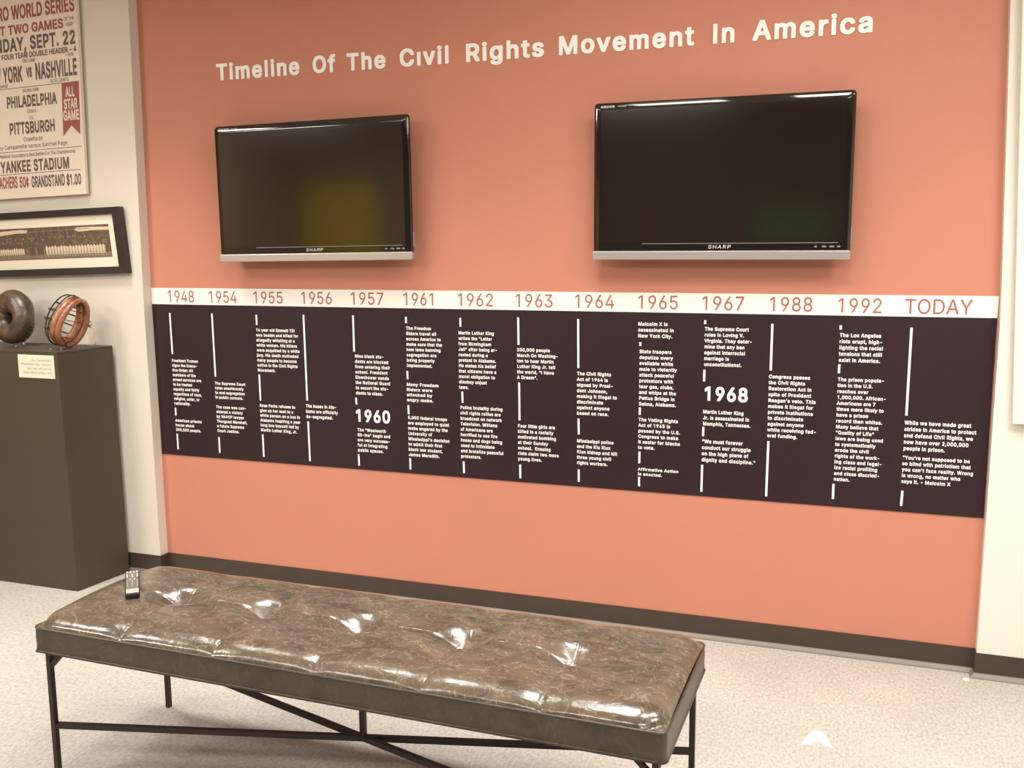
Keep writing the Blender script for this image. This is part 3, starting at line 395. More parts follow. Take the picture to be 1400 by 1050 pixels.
GLYPHS_BOLD = '"321|53,296 49,308 43,452 43,518 47,530 62,537 144,537 160,530 176,537 258,537 270,533 277,518 277,446 273,336 267,296 252,289 184,289 173,292 167,298 165,308 163,374 160,380 157,310 155,300 148,293 136,289 65,290\n$447|177,-96 173,-86 172,-34 112,-19 73,4 38,39 19,76 11,118 11,146 18,161 30,165 124,163 131,156 135,132 148,109 164,95 172,92 173,96 172,212 108,233 59,270 33,306 23,362 23,382 31,432 51,470 85,504 112,521 172,540 173,592 180,607 192,611 252,611 262,609 269,602 272,542 334,525 371,502 402,471 421,434 429,392 429,368 422,353 410,349 318,351 309,362 298,395 283,410 272,414 271,312 274,307 330,291 350,281 379,264 406,239 423,214 433,184 435,114 429,78 411,42 382,9 340,-17 298,-31 272,-34 271,-84 264,-99 252,-103 189,-102|290,99 303,112 315,134 315,142 304,159 272,180 272,90|173,350 172,412 154,397 145,378 152,361 170,347\n\'206|53,296 49,308 43,452 45,528 52,535 62,537 154,535 161,528 163,518 163,452 155,300 146,291 136,289 65,290\n,188|18,-146 11,-139 9,-109 41,89 48,96 58,98 156,96 163,89 165,81 165,59 111,-137 102,-146 92,-148 25,-147\n-453|89,166 85,178 85,252 87,262 94,269 104,271 346,271 356,269 363,262 365,178 363,168 356,161 346,159 101,160\n.188|47,-20 27,4 23,20 23,62 27,80 46,101 64,111 82,115 108,115 134,109 155,92 165,78 169,56 169,26 165,6 153,-12 134,-27 116,-31 71,-30\n0453|154,-26 111,-3 70,40 43,91 23,183 23,323 25,345 43,417 67,465 89,489 112,512 154,534 212,544 242,544 300,534 341,511 383,469 411,413 429,339 433,229 429,169 409,89 385,41 342,-2 290,-28 250,-34 201,-33|242,82 252,88 273,105 287,123 305,167 313,209 315,239 313,299 303,349 293,373 268,410 244,426 228,430 210,426 190,414 167,387 149,347 141,305 137,255 141,203 147,171 165,123 187,97 212,82 222,80\n1453|187,-22 183,-10 183,384 180,385 106,331 76,329 66,331 59,338 57,348 57,436 59,446 67,454 178,535 284,537 299,530 303,518 303,-10 296,-25 284,-29 199,-28\n2453|39,-22 35,-10 37,66 254,299 285,346 291,374 285,394 273,410 250,425 220,431 188,419 176,409 163,390 157,374 153,342 146,335 56,333 46,335 39,342 37,350 37,372 43,418 55,452 78,485 97,504 124,523 160,537 198,543 252,543 290,537 322,525 365,492 387,466 399,440 405,420 409,388 407,334 399,302 362,239 224,86 398,85 408,83 415,76 417,66 415,-20 408,-27 398,-29 51,-28\n3453|154,-30 112,-16 80,2 44,36 25,71 17,113 17,141 21,153 34,160 118,160 128,158 137,147 141,127 151,109 178,88 202,80 234,80 268,94 289,113 299,139 299,155 291,175 276,193 256,208 228,216 148,220 138,222 131,229 129,309 131,319 220,423 60,424 50,426 43,433 41,443 43,527 50,534 60,536 380,536 390,534 397,527 399,517 397,439 287,315 324,304 342,294 362,280 397,243 413,207 421,161 421,129 413,81 397,47 375,21 330,-14 278,-30 228,-36 205,-35\n4453|257,-22 253,-10 252,76 30,77 20,79 13,86 11,96 11,168 13,178 221,528 228,535 238,537 320,537 330,535 337,528 339,498 337,488 164,192 252,192 253,326 255,336 261,342 272,345 362,343 369,336 371,326 371,194 374,191 422,191 432,189 438,183 441,172 441,96 439,86 432,79 372,76 371,-10 369,-20 363,-26 352,-29 269,-28\n5453|164,-30 120,-16 88,6 59,37 37,83 33,109 35,149 42,156 52,158 142,156 149,149 155,123 172,100 192,86 208,80 232,80 263,95 274,105 289,125 299,161 297,177 287,203 275,219 256,236 232,246 220,247 186,242 148,220 138,218 58,224 48,226 41,233 39,271 69,527 76,534 86,536 374,536 384,534 391,527 393,517 393,443 391,433 385,427 374,424 180,424 175,407 171,357 174,354 214,362 246,362 286,356 312,348 342,332 373,303 391,279 407,247 417,207 419,147 411,95 395,55 370,22 328,-12 278,-30 246,-34 191,-33\n6453|162,-28 122,-12 89,15 61,49 45,87 39,115 39,209 53,259 75,305 223,525 232,534 242,536 330,536 340,534 347,527 349,497 347,487 248,343 296,336 338,320 374,288 393,265 413,209 417,139 413,103 399,63 389,45 362,12 336,-8 284,-30 236,-36 213,-35|240,80 258,88 274,101 287,119 297,145 297,171 278,208 258,226 230,236 202,230 178,213 163,193 155,171 155,143 173,107 194,88 218,78\n7453|78,-27 71,-20 69,12 71,22 271,420 268,423 52,423 42,425 35,432 33,442 35,528 42,535 52,537 400,537 410,535 417,528 419,518 417,428 193,-18 184,-27 174,-29 85,-28\n8453|166,-30 116,-16 80,8 48,42 31,75 23,125 23,145 27,179 37,211 56,242 84,269 67,287 49,323 43,359 45,419 49,439 63,469 96,504 130,526 176,540 244,544 288,538 330,522 356,504 385,473 403,439 409,403 409,359 405,333 385,287 368,269 398,240 415,211 427,167 429,119 421,75 405,43 372,6 336,-16 298,-28 236,-36 213,-35|248,80 276,92 296,110 307,135 305,151 295,171 282,184 262,198 230,206 190,198 171,185 157,171 145,143 145,133 155,111 168,98 186,86 218,78|238,320 258,328 280,348 289,369 287,389 275,409 258,422 234,430 216,430 186,416 171,401 163,381 163,367 173,347 194,328 214,320\n9453|110,-27 103,-20 101,10 103,20 204,166 154,173 118,187 79,218 57,248 39,296 35,342 35,362 43,418 59,456 82,487 128,523 164,537 202,543 250,543 290,537 332,519 361,496 397,448 413,404 417,366 417,328 411,286 401,254 375,202 229,-16 218,-27 208,-29 117,-28|232,273 246,277 271,292 289,316 297,338 297,366 289,386 276,405 258,421 230,431 208,427 179,408 163,386 155,358 157,334 168,309 193,284 218,273\n:188|47,-20 27,4 23,20 23,62 27,80 46,101 64,111 82,115 108,115 134,109 155,92 165,78 169,56 169,26 165,6 153,-12 134,-27 116,-31 71,-30|58,247 46,255 27,278 21,306 21,326 27,354 46,377 64,387 116,389 134,385 153,370 165,352 169,330 169,302 165,280 144,255 132,247 110,243 77,244\nA480|-4,-27 -11,-20 -13,10 -11,20 173,526 182,535 192,537 296,535 307,518 487,28 491,12 489,-20 482,-27 472,-29 386,-29 375,-26 367,-16 322,113 160,113 155,108 113,-16 106,-25 94,-29 3,-28|282,228 240,352 200,228\nB456|35,-22 31,-10 31,518 33,528 40,535 50,537 260,537 300,533 350,517 374,499 402,469 411,454 423,418 425,346 423,330 411,296 386,270 413,244 429,222 443,182 445,112 439,78 427,48 394,11 364,-9 310,-25 256,-29 47,-28|238,85 282,91 307,104 323,124 325,142 323,150 304,179 288,191 264,201 154,202 154,86|248,315 268,321 287,334 297,346 306,370 303,386 290,404 266,419 240,423 154,422 154,314\nC510|186,-26 130,-2 79,41 43,95 21,159 15,207 13,281 19,339 43,413 77,463 130,510 184,534 204,538 250,544 314,542 356,532 394,516 425,495 453,467 475,437 491,401 501,361 499,329 492,322 482,320 388,322 379,333 363,375 334,404 298,422 272,426 246,424 228,418 204,406 174,380 151,345 137,303 133,239 137,205 149,169 176,126 203,103 240,86 266,82 296,86 338,108 363,133 379,175 388,186 482,188 492,186 499,179 501,171 501,147 489,103 473,69 455,43 420,10 396,-6 370,-18 320,-32 239,-33\nD502|35,-22 31,-10 31,518 33,528 40,535 50,537 242,537 308,529 372,505 425,460 447,430 461,408 483,340 489,284 489,224 485,182 481,160 459,98 427,52 391,20 368,3 310,-19 228,-29 47,-28|210,85 248,89 298,107 330,133 353,168 361,192 367,214 369,274 367,298 353,342 328,378 303,400 258,419 224,423 156,423 153,420 154,86\nE419|35,-22 31,-10 31,518 33,528 40,535 50,537 380,537 390,535 397,528 399,518 399,442 397,432 390,425 380,423 154,422 154,314 364,313 374,311 381,304 383,294 383,220 376,205 364,201 154,200 153,88 156,85 384,85 394,83 401,76 403,66 401,-20 394,-27 384,-29 47,-28\nF410|35,-22 31,-10 31,518 33,528 40,535 50,537 378,537 388,535 395,528 397,518 397,442 395,432 388,425 378,423 156,423 153,420 154,306 354,305 364,303 371,296 373,286 371,202 364,195 354,193 154,192 153,-10 151,-20 144,-27 134,-29 47,-28\nG520|186,-26 130,-2 77,45 43,95 21,157 17,181 13,223 13,285 17,327 21,351 45,417 77,465 127,509 182,534 202,538 248,544 312,542 362,530 396,514 421,497 455,465 475,437 493,399 501,365 499,329 492,322 482,320 388,322 381,329 361,373 332,404 296,422 268,426 242,424 214,412 201,405 171,377 151,345 137,303 133,239 137,205 149,169 176,126 204,102 242,86 268,82 294,84 324,96 348,114 369,141 379,167 376,170 274,170 262,174 255,189 255,265 259,277 274,284 486,284 501,277 505,265 503,157 497,119 477,71 451,37 433,19 403,-3 338,-28 294,-34 241,-33\nH517|35,-22 31,-10 31,518 34,529 40,535 50,537 134,537 144,535 151,528 153,518 154,318 360,317 363,320 363,518 365,528 372,535 382,537 466,537 477,534 483,528 485,518 485,-10 482,-21 476,-27 466,-29 382,-29 372,-27 365,-20 363,-10 362,202 156,203 153,200 153,-10 151,-20 144,-27 134,-29 47,-28\nI190|37,-22 33,-10 33,518 40,533 52,537 136,537 151,530 155,518 155,-10 148,-25 136,-29 49,-28\nJ396|105,-24 49,12 20,57 14,75 4,135 6,191 13,198 23,200 117,198 124,191 128,171 132,119 146,97 169,82 181,80 201,82 223,97 240,123 244,153 244,517 246,527 253,534 263,536 355,534 362,527 364,517 364,129 352,61 315,8 269,-22 195,-36 172,-35\nK467|35,-22 31,-10 31,518 34,529 40,535 50,537 134,537 144,535 151,528 153,518 154,328 344,535 354,537 456,537 467,534 473,528 475,518 472,487 286,286 473,24 477,10 474,-21 468,-27 458,-29 362,-29 351,-26 194,192 153,148 153,-10 151,-20 144,-27 134,-29 47,-28\nL393|35,-22 31,-10 31,518 38,533 50,537 134,537 149,530 153,518 154,86 370,85 380,83 387,76 389,66 389,-10 382,-25 370,-29 47,-28\nM628|35,-22 31,-10 31,518 35,530 50,537 162,537 172,535 178,529 312,169 450,529 456,535 466,537 576,537 588,533 595,518 595,-10 591,-22 576,-29 494,-29 484,-27 477,-20 475,-10 476,253 368,-19 360,-27 350,-29 266,-27 259,-20 150,266 149,-10 147,-20 140,-27 130,-29 47,-28\nN523|35,-22 31,-10 31,518 34,529 40,535 50,537 146,537 158,533 370,195 371,518 373,528 380,535 390,537 472,537 483,534 489,528 491,518 491,-10 488,-21 482,-27 472,-29 378,-29 368,-27 361,-20 154,314 153,-10 151,-20 144,-27 134,-29 47,-28\nO533|186,-26 130,-2 78,44 43,95 21,159 13,227 13,281 19,341 43,413 78,464 90,476 130,510 184,534 250,544 284,544 350,534 392,516 413,503 456,464 493,407 513,347 521,273 521,235 515,171 493,101 457,45 446,34 404,-2 348,-26 292,-34 239,-33|294,86 322,98 358,127 383,165 397,207 401,245 397,301 383,343 361,379 328,408 296,422 274,426 244,424 218,414 201,405 175,381 151,345 137,303 133,269 137,205 151,163 175,127 203,103 216,96 240,86 266,82\nP445|35,-22 31,-10 31,518 33,528 40,535 50,537 252,537 310,529 356,511 394,479 415,452 433,402 437,366 437,330 433,294 417,246 383,204 352,181 322,169 288,161 244,157 154,156 153,-10 151,-20 144,-27 134,-29 47,-28|218,269 252,273 276,281 292,293 305,310 315,336 315,360 305,386 294,400 278,413 254,421 154,422 154,270\nQ533|382,-75 373,-66 344,-27 284,-35 234,-33 184,-25 130,-1 77,46 45,92 21,160 11,264 19,340 43,412 76,461 112,495 128,509 186,535 242,543 292,543 348,535 406,509 457,462 491,412 513,348 521,274 521,234 515,170 491,96 447,36 493,-26 495,-58 493,-68 486,-75 476,-77 389,-76|219,138 217,168 221,180 236,187 324,187 334,183 368,143 385,170 397,206 401,246 397,302 383,344 358,382 322,411 294,423 268,427 240,423 216,413 203,406 176,383 149,340 137,302 133,270 133,238 137,206 149,168 173,130 204,101 244,85 258,84\nR449|35,-22 31,-10 31,518 33,528 40,535 50,537 256,537 300,533 354,515 383,494 398,479 417,452 433,406 437,332 429,282 417,252 394,221 360,194 453,22 455,-10 453,-20 446,-27 436,-29 334,-27 325,-18 227,166 222,169 156,169 153,166 153,-10 151,-20 144,-27 134,-29 47,-28|252,285 282,295 296,305 306,317 315,340 315,364 309,384 287,408 258,421 154,422 154,286\nS447|160,-32 108,-18 70,6 37,41 19,77 11,117 13,155 20,162 30,164 124,162 131,155 137,127 160,98 186,84 218,78 262,84 292,100 311,125 315,143 307,157 274,180 112,232 64,264 33,307 25,351 25,395 31,433 49,469 84,504 122,526 170,540 208,544 246,544 284,540 332,526 367,505 401,471 423,425 429,393 427,359 420,352 410,350 318,352 309,363 301,391 281,411 250,426 224,430 186,422 165,409 147,385 145,371 155,357 188,334 328,292 382,262 410,234 421,219 429,199 435,169 435,115 429,77 413,45 378,6 342,-16 300,-30 234,-38 211,-37\nT449|169,-22 165,-10 165,420 162,423 22,423 12,425 5,432 3,442 5,528 12,535 22,537 426,537 436,535 443,528 445,518 445,442 443,432 437,426 426,423 286,422 285,-12 278,-25 266,-29 181,-28\nU517|194,-31 160,-21 130,-9 103,10 87,24 63,54 39,104 31,164 31,518 33,528 40,535 50,537 132,537 142,535 149,528 151,518 151,192 155,160 167,132 189,106 218,89 238,83 264,81 282,83 310,93 332,109 351,132 363,166 365,184 365,518 367,528 374,535 384,537 476,535 483,528 485,518 485,156 477,102 463,68 446,43 420,15 380,-13 324,-31 286,-35 229,-34\nV480|184,-27 177,-20 -9,484 -11,518 -9,528 -2,535 8,537 94,537 104,535 111,528 240,153 367,526 376,535 386,537 482,535 489,528 491,518 489,488 305,-18 296,-27 286,-29 191,-28\nW686|135,-26 127,-16 -9,482 -11,518 -7,530 8,537 92,537 102,535 109,528 192,193 279,528 286,535 296,537 400,535 407,528 490,194 577,528 584,535 594,537 678,537 690,533 697,518 697,490 555,-20 548,-27 538,-29 446,-29 436,-27 429,-20 347,300 344,302 257,-18 248,-27 238,-29 143,-28\nX474|-2,-27 -9,-20 -11,10 -9,20 160,260 3,488 1,518 4,529 10,535 20,537 124,535 236,364 271,420 353,534 364,537 454,537 465,534 471,528 473,518 473,498 469,484 316,262 481,22 483,-10 480,-21 474,-27 464,-29 372,-29 361,-26 238,158 197,92 111,-26 100,-29 5,-28\nY472|179,-22 175,-10 175,192 -9,486 -11,518 -9,528 -2,535 8,537 100,537 111,534 127,514 238,332 253,364 351,524 360,533 372,537 474,535 481,528 483,518 481,488 295,190 295,-10 293,-20 286,-27 276,-29 191,-28\na389|116,-34 74,-22 48,-4 22,24 9,51 3,85 3,133 7,157 17,181 40,206 82,230 242,260 245,265 243,273 232,288 216,298 184,300 153,287 133,267 120,248 88,246 21,265 15,271 13,281 13,303 33,345 65,377 92,394 124,404 178,412 250,408 298,390 316,378 335,359 349,339 359,311 365,269 365,-11 358,-24 346,-28 268,-28 258,-26 248,-16 234,-26 202,-34 170,-38 147,-37|186,76 208,84 224,97 237,113 245,131 244,151 156,134 129,117 122,105 125,97 154,76\nb424|177,-31 153,-23 141,-13 132,-26 121,-29 43,-29 33,-27 26,-20 24,-10 24,518 26,528 33,535 123,537 133,535 140,528 142,518 143,394 161,403 199,411 253,411 283,407 303,401 334,386 372,350 396,314 406,284 414,254 418,168 414,122 392,56 374,28 333,-11 285,-31 239,-37 216,-36|231,77 261,93 278,112 290,136 298,166 298,212 290,242 278,266 257,287 233,299 221,300 207,299 183,287 165,269 150,242 142,200 144,160 150,136 164,108 181,91 209,77\nc396|140,-29 98,-11 57,24 31,62 11,122 7,160 7,214 11,252 31,314 53,346 98,387 140,405 182,411 232,411 272,405 324,383 366,341 389,292 387,258 378,249 322,235 292,235 277,242 256,279 238,293 212,301 192,299 163,282 149,266 133,238 127,212 125,178 133,138 149,110 163,94 194,77 226,79 250,91 267,110 278,137 284,143 294,145 316,145 382,129 389,122 391,114 391,90 367,36 326,-5 272,-29 232,-35 179,-34\nd424|132,-29 91,-10 50,29 27,68 11,120 7,158 7,220 11,260 27,310 51,350 64,363 92,387 132,405 172,411 226,411 250,407 274,399 282,392 283,518 286,529 292,535 302,537 390,535 397,528 399,518 399,-10 397,-20 390,-27 380,-29 304,-29 293,-26 284,-15 272,-23 238,-33 169,-34|216,77 244,91 255,102 273,134 283,178 281,220 275,242 259,270 242,287 218,299 204,300 192,299 168,287 148,267 133,240 125,200 129,154 149,108 166,91 194,77\ne404|150,-31 102,-13 55,26 29,66 11,120 7,160 9,240 13,264 31,314 53,346 93,384 148,407 180,411 244,411 290,399 314,387 332,373 367,336 383,304 397,250 399,160 397,150 390,143 380,141 134,141 135,126 151,104 170,87 194,77 210,75 234,79 261,96 286,131 320,133 385,116 393,102 393,80 379,42 365,24 332,-7 302,-23 264,-33 222,-37 199,-36|268,249 271,252 258,273 243,288 220,299 204,301 190,299 165,286 150,273 137,254 138,249\nf254|57,-22 53,-10 53,296 50,299 -4,299 -14,301 -20,307 -23,318 -21,398 -14,405 -4,407 52,408 53,450 57,480 73,510 96,533 114,545 148,555 184,555 262,547 269,540 271,532 271,508 254,451 246,443 236,441 188,443 178,436 171,420 171,410 174,407 236,407 246,405 252,399 255,388 255,318 253,308 246,301 172,299 169,296 169,-10 167,-20 160,-27 150,-29 69,-28\ng425|112,-166 86,-154 62,-136 25,-89 23,-59 25,-49 78,-16 112,-14 123,-17 154,-50 164,-56 196,-68 226,-66 261,-49 277,-29 281,-9 278,-6 250,-18 226,-22 168,-22 140,-18 94,0 54,32 27,73 9,137 5,201 9,245 27,309 53,351 68,366 90,386 130,404 180,412 220,412 256,406 272,400 284,390 293,403 304,406 390,404 397,397 399,387 399,-35 393,-75 377,-109 349,-139 312,-162 260,-176 169,-177|220,90 244,100 259,115 275,143 283,183 279,229 261,269 244,286 210,300 188,298 167,287 151,271 135,243 125,203 129,159 149,117 164,102 188,90 202,88\nh410|28,-22 24,-10 24,518 31,533 43,537 123,537 138,530 142,518 143,394 165,405 203,411 275,409 322,390 348,368 368,340 382,296 384,272 384,-10 377,-25 365,-29 287,-29 277,-27 270,-20 268,-10 268,226 264,256 249,281 233,293 225,297 201,299 177,289 160,274 150,260 144,240 142,-10 140,-20 133,-27 123,-29 40,-28\ni167|28,-22 24,-10 24,388 31,403 43,407 123,407 138,400 142,388 142,-10 135,-25 123,-29 40,-28|47,419 18,448 14,464 14,502 18,520 36,540 53,549 103,551 121,547 135,537 150,518 154,498 154,470 150,450 131,427 119,419 99,415 66,416\nj167|-35,-165 -39,-153 -37,-69 -28,-60 11,-53 23,-37 25,-23 25,387 27,397 34,404 44,406 132,404 139,397 141,387 141,-61 137,-85 129,-109 116,-128 84,-156 46,-168 -23,-171|46,420 33,429 17,449 13,469 13,497 17,519 36,540 48,548 68,552 98,552 118,548 141,531 151,513 153,465 149,447 132,428 120,420 104,416 61,417\nk381|28,-22 24,-10 24,518 31,533 43,537 123,537 138,530 142,518 143,282 265,405 369,407 379,405 386,398 388,368 385,357 245,214 394,26 400,10 400,-10 393,-25 381,-29 275,-27 149,129 142,120 142,-10 140,-20 133,-27 123,-29 40,-28\nl185|37,-22 33,-10 33,518 40,533 52,537 132,537 147,530 151,518 151,-10 144,-25 132,-29 49,-28\nm610|28,-22 24,-10 24,388 26,398 32,404 43,407 121,407 131,405 139,394 153,403 187,413 241,413 275,407 306,388 321,373 353,397 385,409 409,413 467,413 511,401 549,373 570,342 582,306 584,284 584,-10 582,-20 576,-26 565,-29 487,-29 477,-27 470,-20 468,-10 468,244 464,270 452,286 429,299 417,301 395,295 385,287 372,272 366,256 364,-8 362,-18 353,-27 343,-29 265,-29 253,-25 246,-10 244,262 228,288 211,299 197,301 179,295 162,282 152,270 144,248 142,-10 140,-20 133,-27 123,-29 40,-28\nn410|28,-22 24,-10 24,388 26,398 33,405 43,407 121,407 132,404 141,393 165,405 187,409 255,411 283,407 315,395 348,368 368,340 382,294 384,-10 382,-20 375,-27 365,-29 287,-29 277,-27 270,-20 268,-10 268,226 264,256 249,281 233,293 225,297 201,299 177,289 160,274 150,260 144,240 142,-10 140,-20 133,-27 123,-29 40,-28\no415|140,-29 98,-11 57,24 31,62 11,122 7,160 7,214 11,252 31,314 53,346 98,387 140,405 182,411 232,411 264,407 314,389 329,378 360,349 387,308 405,252 409,168 405,124 385,64 359,26 318,-11 266,-31 232,-35 179,-34|222,77 246,89 265,108 281,136 289,166 289,210 283,234 267,266 246,287 222,299 208,301 192,299 166,285 150,267 133,238 125,196 127,162 133,138 149,110 166,91 192,77 206,75\np424|28,-165 24,-153 24,387 26,397 33,404 43,406 121,406 132,403 139,392 153,400 189,410 245,412 295,404 335,386 370,353 394,317 414,253 418,169 414,125 396,63 374,27 361,14 333,-10 295,-28 245,-36 209,-36 179,-32 143,-16 140,-163 133,-170 123,-172 40,-171|243,82 258,91 275,108 292,141 298,167 299,189 298,211 292,237 276,269 259,286 225,300 205,298 181,286 166,271 150,243 142,201 144,159 150,135 164,109 183,90 205,78 217,76\nq424|287,-165 283,-153 282,-17 236,-34 178,-36 130,-28 98,-14 88,-8 51,27 29,63 13,111 5,199 11,257 27,309 50,348 72,370 90,386 130,404 180,412 216,412 254,406 272,400 284,390 293,403 304,406 380,406 390,404 397,397 399,387 399,-153 392,-168 380,-172 299,-171|218,78 242,90 258,106 275,139 283,179 283,201 277,235 261,267 240,288 210,300 190,298 166,286 151,271 133,241 125,199 127,161 133,141 149,109 174,86 202,76\nr259|28,-22 24,-10 24,388 26,398 33,405 43,407 121,407 131,405 141,397 173,409 251,411 261,409 268,402 270,392 270,314 267,303 261,297 251,295 205,297 183,291 158,272 144,246 142,230 142,-10 140,-20 133,-27 123,-29 40,-28\ns365|132,-33 92,-23 64,-9 40,13 19,42 11,68 9,104 11,114 18,121 78,135 106,135 120,127 131,98 142,87 172,75 206,79 223,88 237,104 218,121 84,159 50,183 27,216 23,232 19,258 21,306 25,326 38,351 67,380 96,397 152,411 236,409 288,391 300,383 328,355 343,330 351,306 351,280 348,269 342,263 284,249 256,249 243,256 231,280 220,291 192,303 176,303 154,293 139,276 146,268 164,257 294,221 326,197 353,156 359,122 357,78 353,56 339,28 310,-3 280,-21 238,-33 169,-36\nt227|106,-25 74,-7 45,32 37,78 37,296 34,299 -14,301 -21,308 -23,318 -21,398 -14,405 -4,407 36,408 37,482 44,495 56,499 144,497 153,488 155,478 156,408 222,405 229,398 231,388 231,318 228,307 222,301 212,299 158,299 155,296 155,96 160,85 166,81 212,81 222,79 228,73 241,16 241,-8 239,-18 232,-25 178,-33 155,-32\nu410|127,-28 95,-16 67,6 42,39 30,75 24,129 24,387 26,397 33,404 43,406 123,406 133,404 140,397 142,387 142,151 146,123 161,98 177,86 185,82 209,80 229,88 248,105 256,115 266,141 268,387 270,397 277,404 287,406 375,404 382,397 384,387 384,-9 382,-19 375,-26 365,-28 289,-28 278,-25 269,-12 243,-26 223,-30 152,-31\nv389|143,-27 136,-20 -8,354 -10,388 -8,398 -1,405 9,407 93,407 103,405 110,398 193,160 279,399 285,405 295,407 389,405 396,398 398,388 396,354 252,-20 245,-27 235,-29 150,-28\nw567|118,-26 110,-16 0,346 -4,364 -4,388 3,403 15,407 97,407 107,405 113,399 169,190 222,388 233,405 325,407 335,405 341,399 397,190 455,399 461,405 471,407 553,407 568,400 572,388 572,364 568,346 462,0 456,-18 449,-25 437,-29 359,-29 349,-27 343,-21 288,184 283,192 225,-19 217,-27 207,-29 126,-28\nx379|1,-27 -6,-20 -8,10 -6,20 114,194 6,354 2,368 2,388 6,400 21,407 119,405 130,394 189,298 252,394 263,405 361,407 373,403 380,388 378,358 265,192 382,24 386,10 386,-10 382,-22 367,-29 267,-27 191,91 122,-14 109,-27 99,-29 8,-28\ny389|27,-166 20,-159 18,-149 18,-129 35,-66 41,-60 51,-58 93,-60 99,-58 122,-23 130,-1 -6,349 -10,365 -8,397 -1,404 9,406 93,406 103,404 110,397 193,160 279,398 285,404 295,406 389,404 396,397 398,387 398,365 394,349 220,-99 205,-124 177,-152 137,-170 104,-171\nz380|17,-22 13,-10 15,64 190,294 38,295 28,297 21,304 19,314 19,388 22,399 28,405 38,407 342,407 353,404 359,398 361,388 359,310 189,86 192,83 348,83 358,81 365,74 367,64 367,-10 364,-21 358,-27 348,-29 29,-28\n¢396|164,-27 157,-20 154,34 102,53 89,62 57,90 29,132 11,188 7,226 7,280 11,318 29,376 53,412 98,453 154,474 155,518 162,533 174,537 234,537 244,535 251,528 254,474 282,469 326,447 367,406 389,356 387,324 379,316 320,301 282,303 254,346 253,164 256,163 265,172 277,202 283,208 316,211 383,194 391,180 391,156 367,102 328,63 282,39 254,34 253,-10 246,-25 234,-29 171,-28|155,174 154,336 133,304 125,262 127,228 133,204 152,171\nı167|28,-22 24,-10 24,388 31,403 43,407 123,407 138,400 142,388 142,-10 135,-25 123,-29 40,-28\n 187'
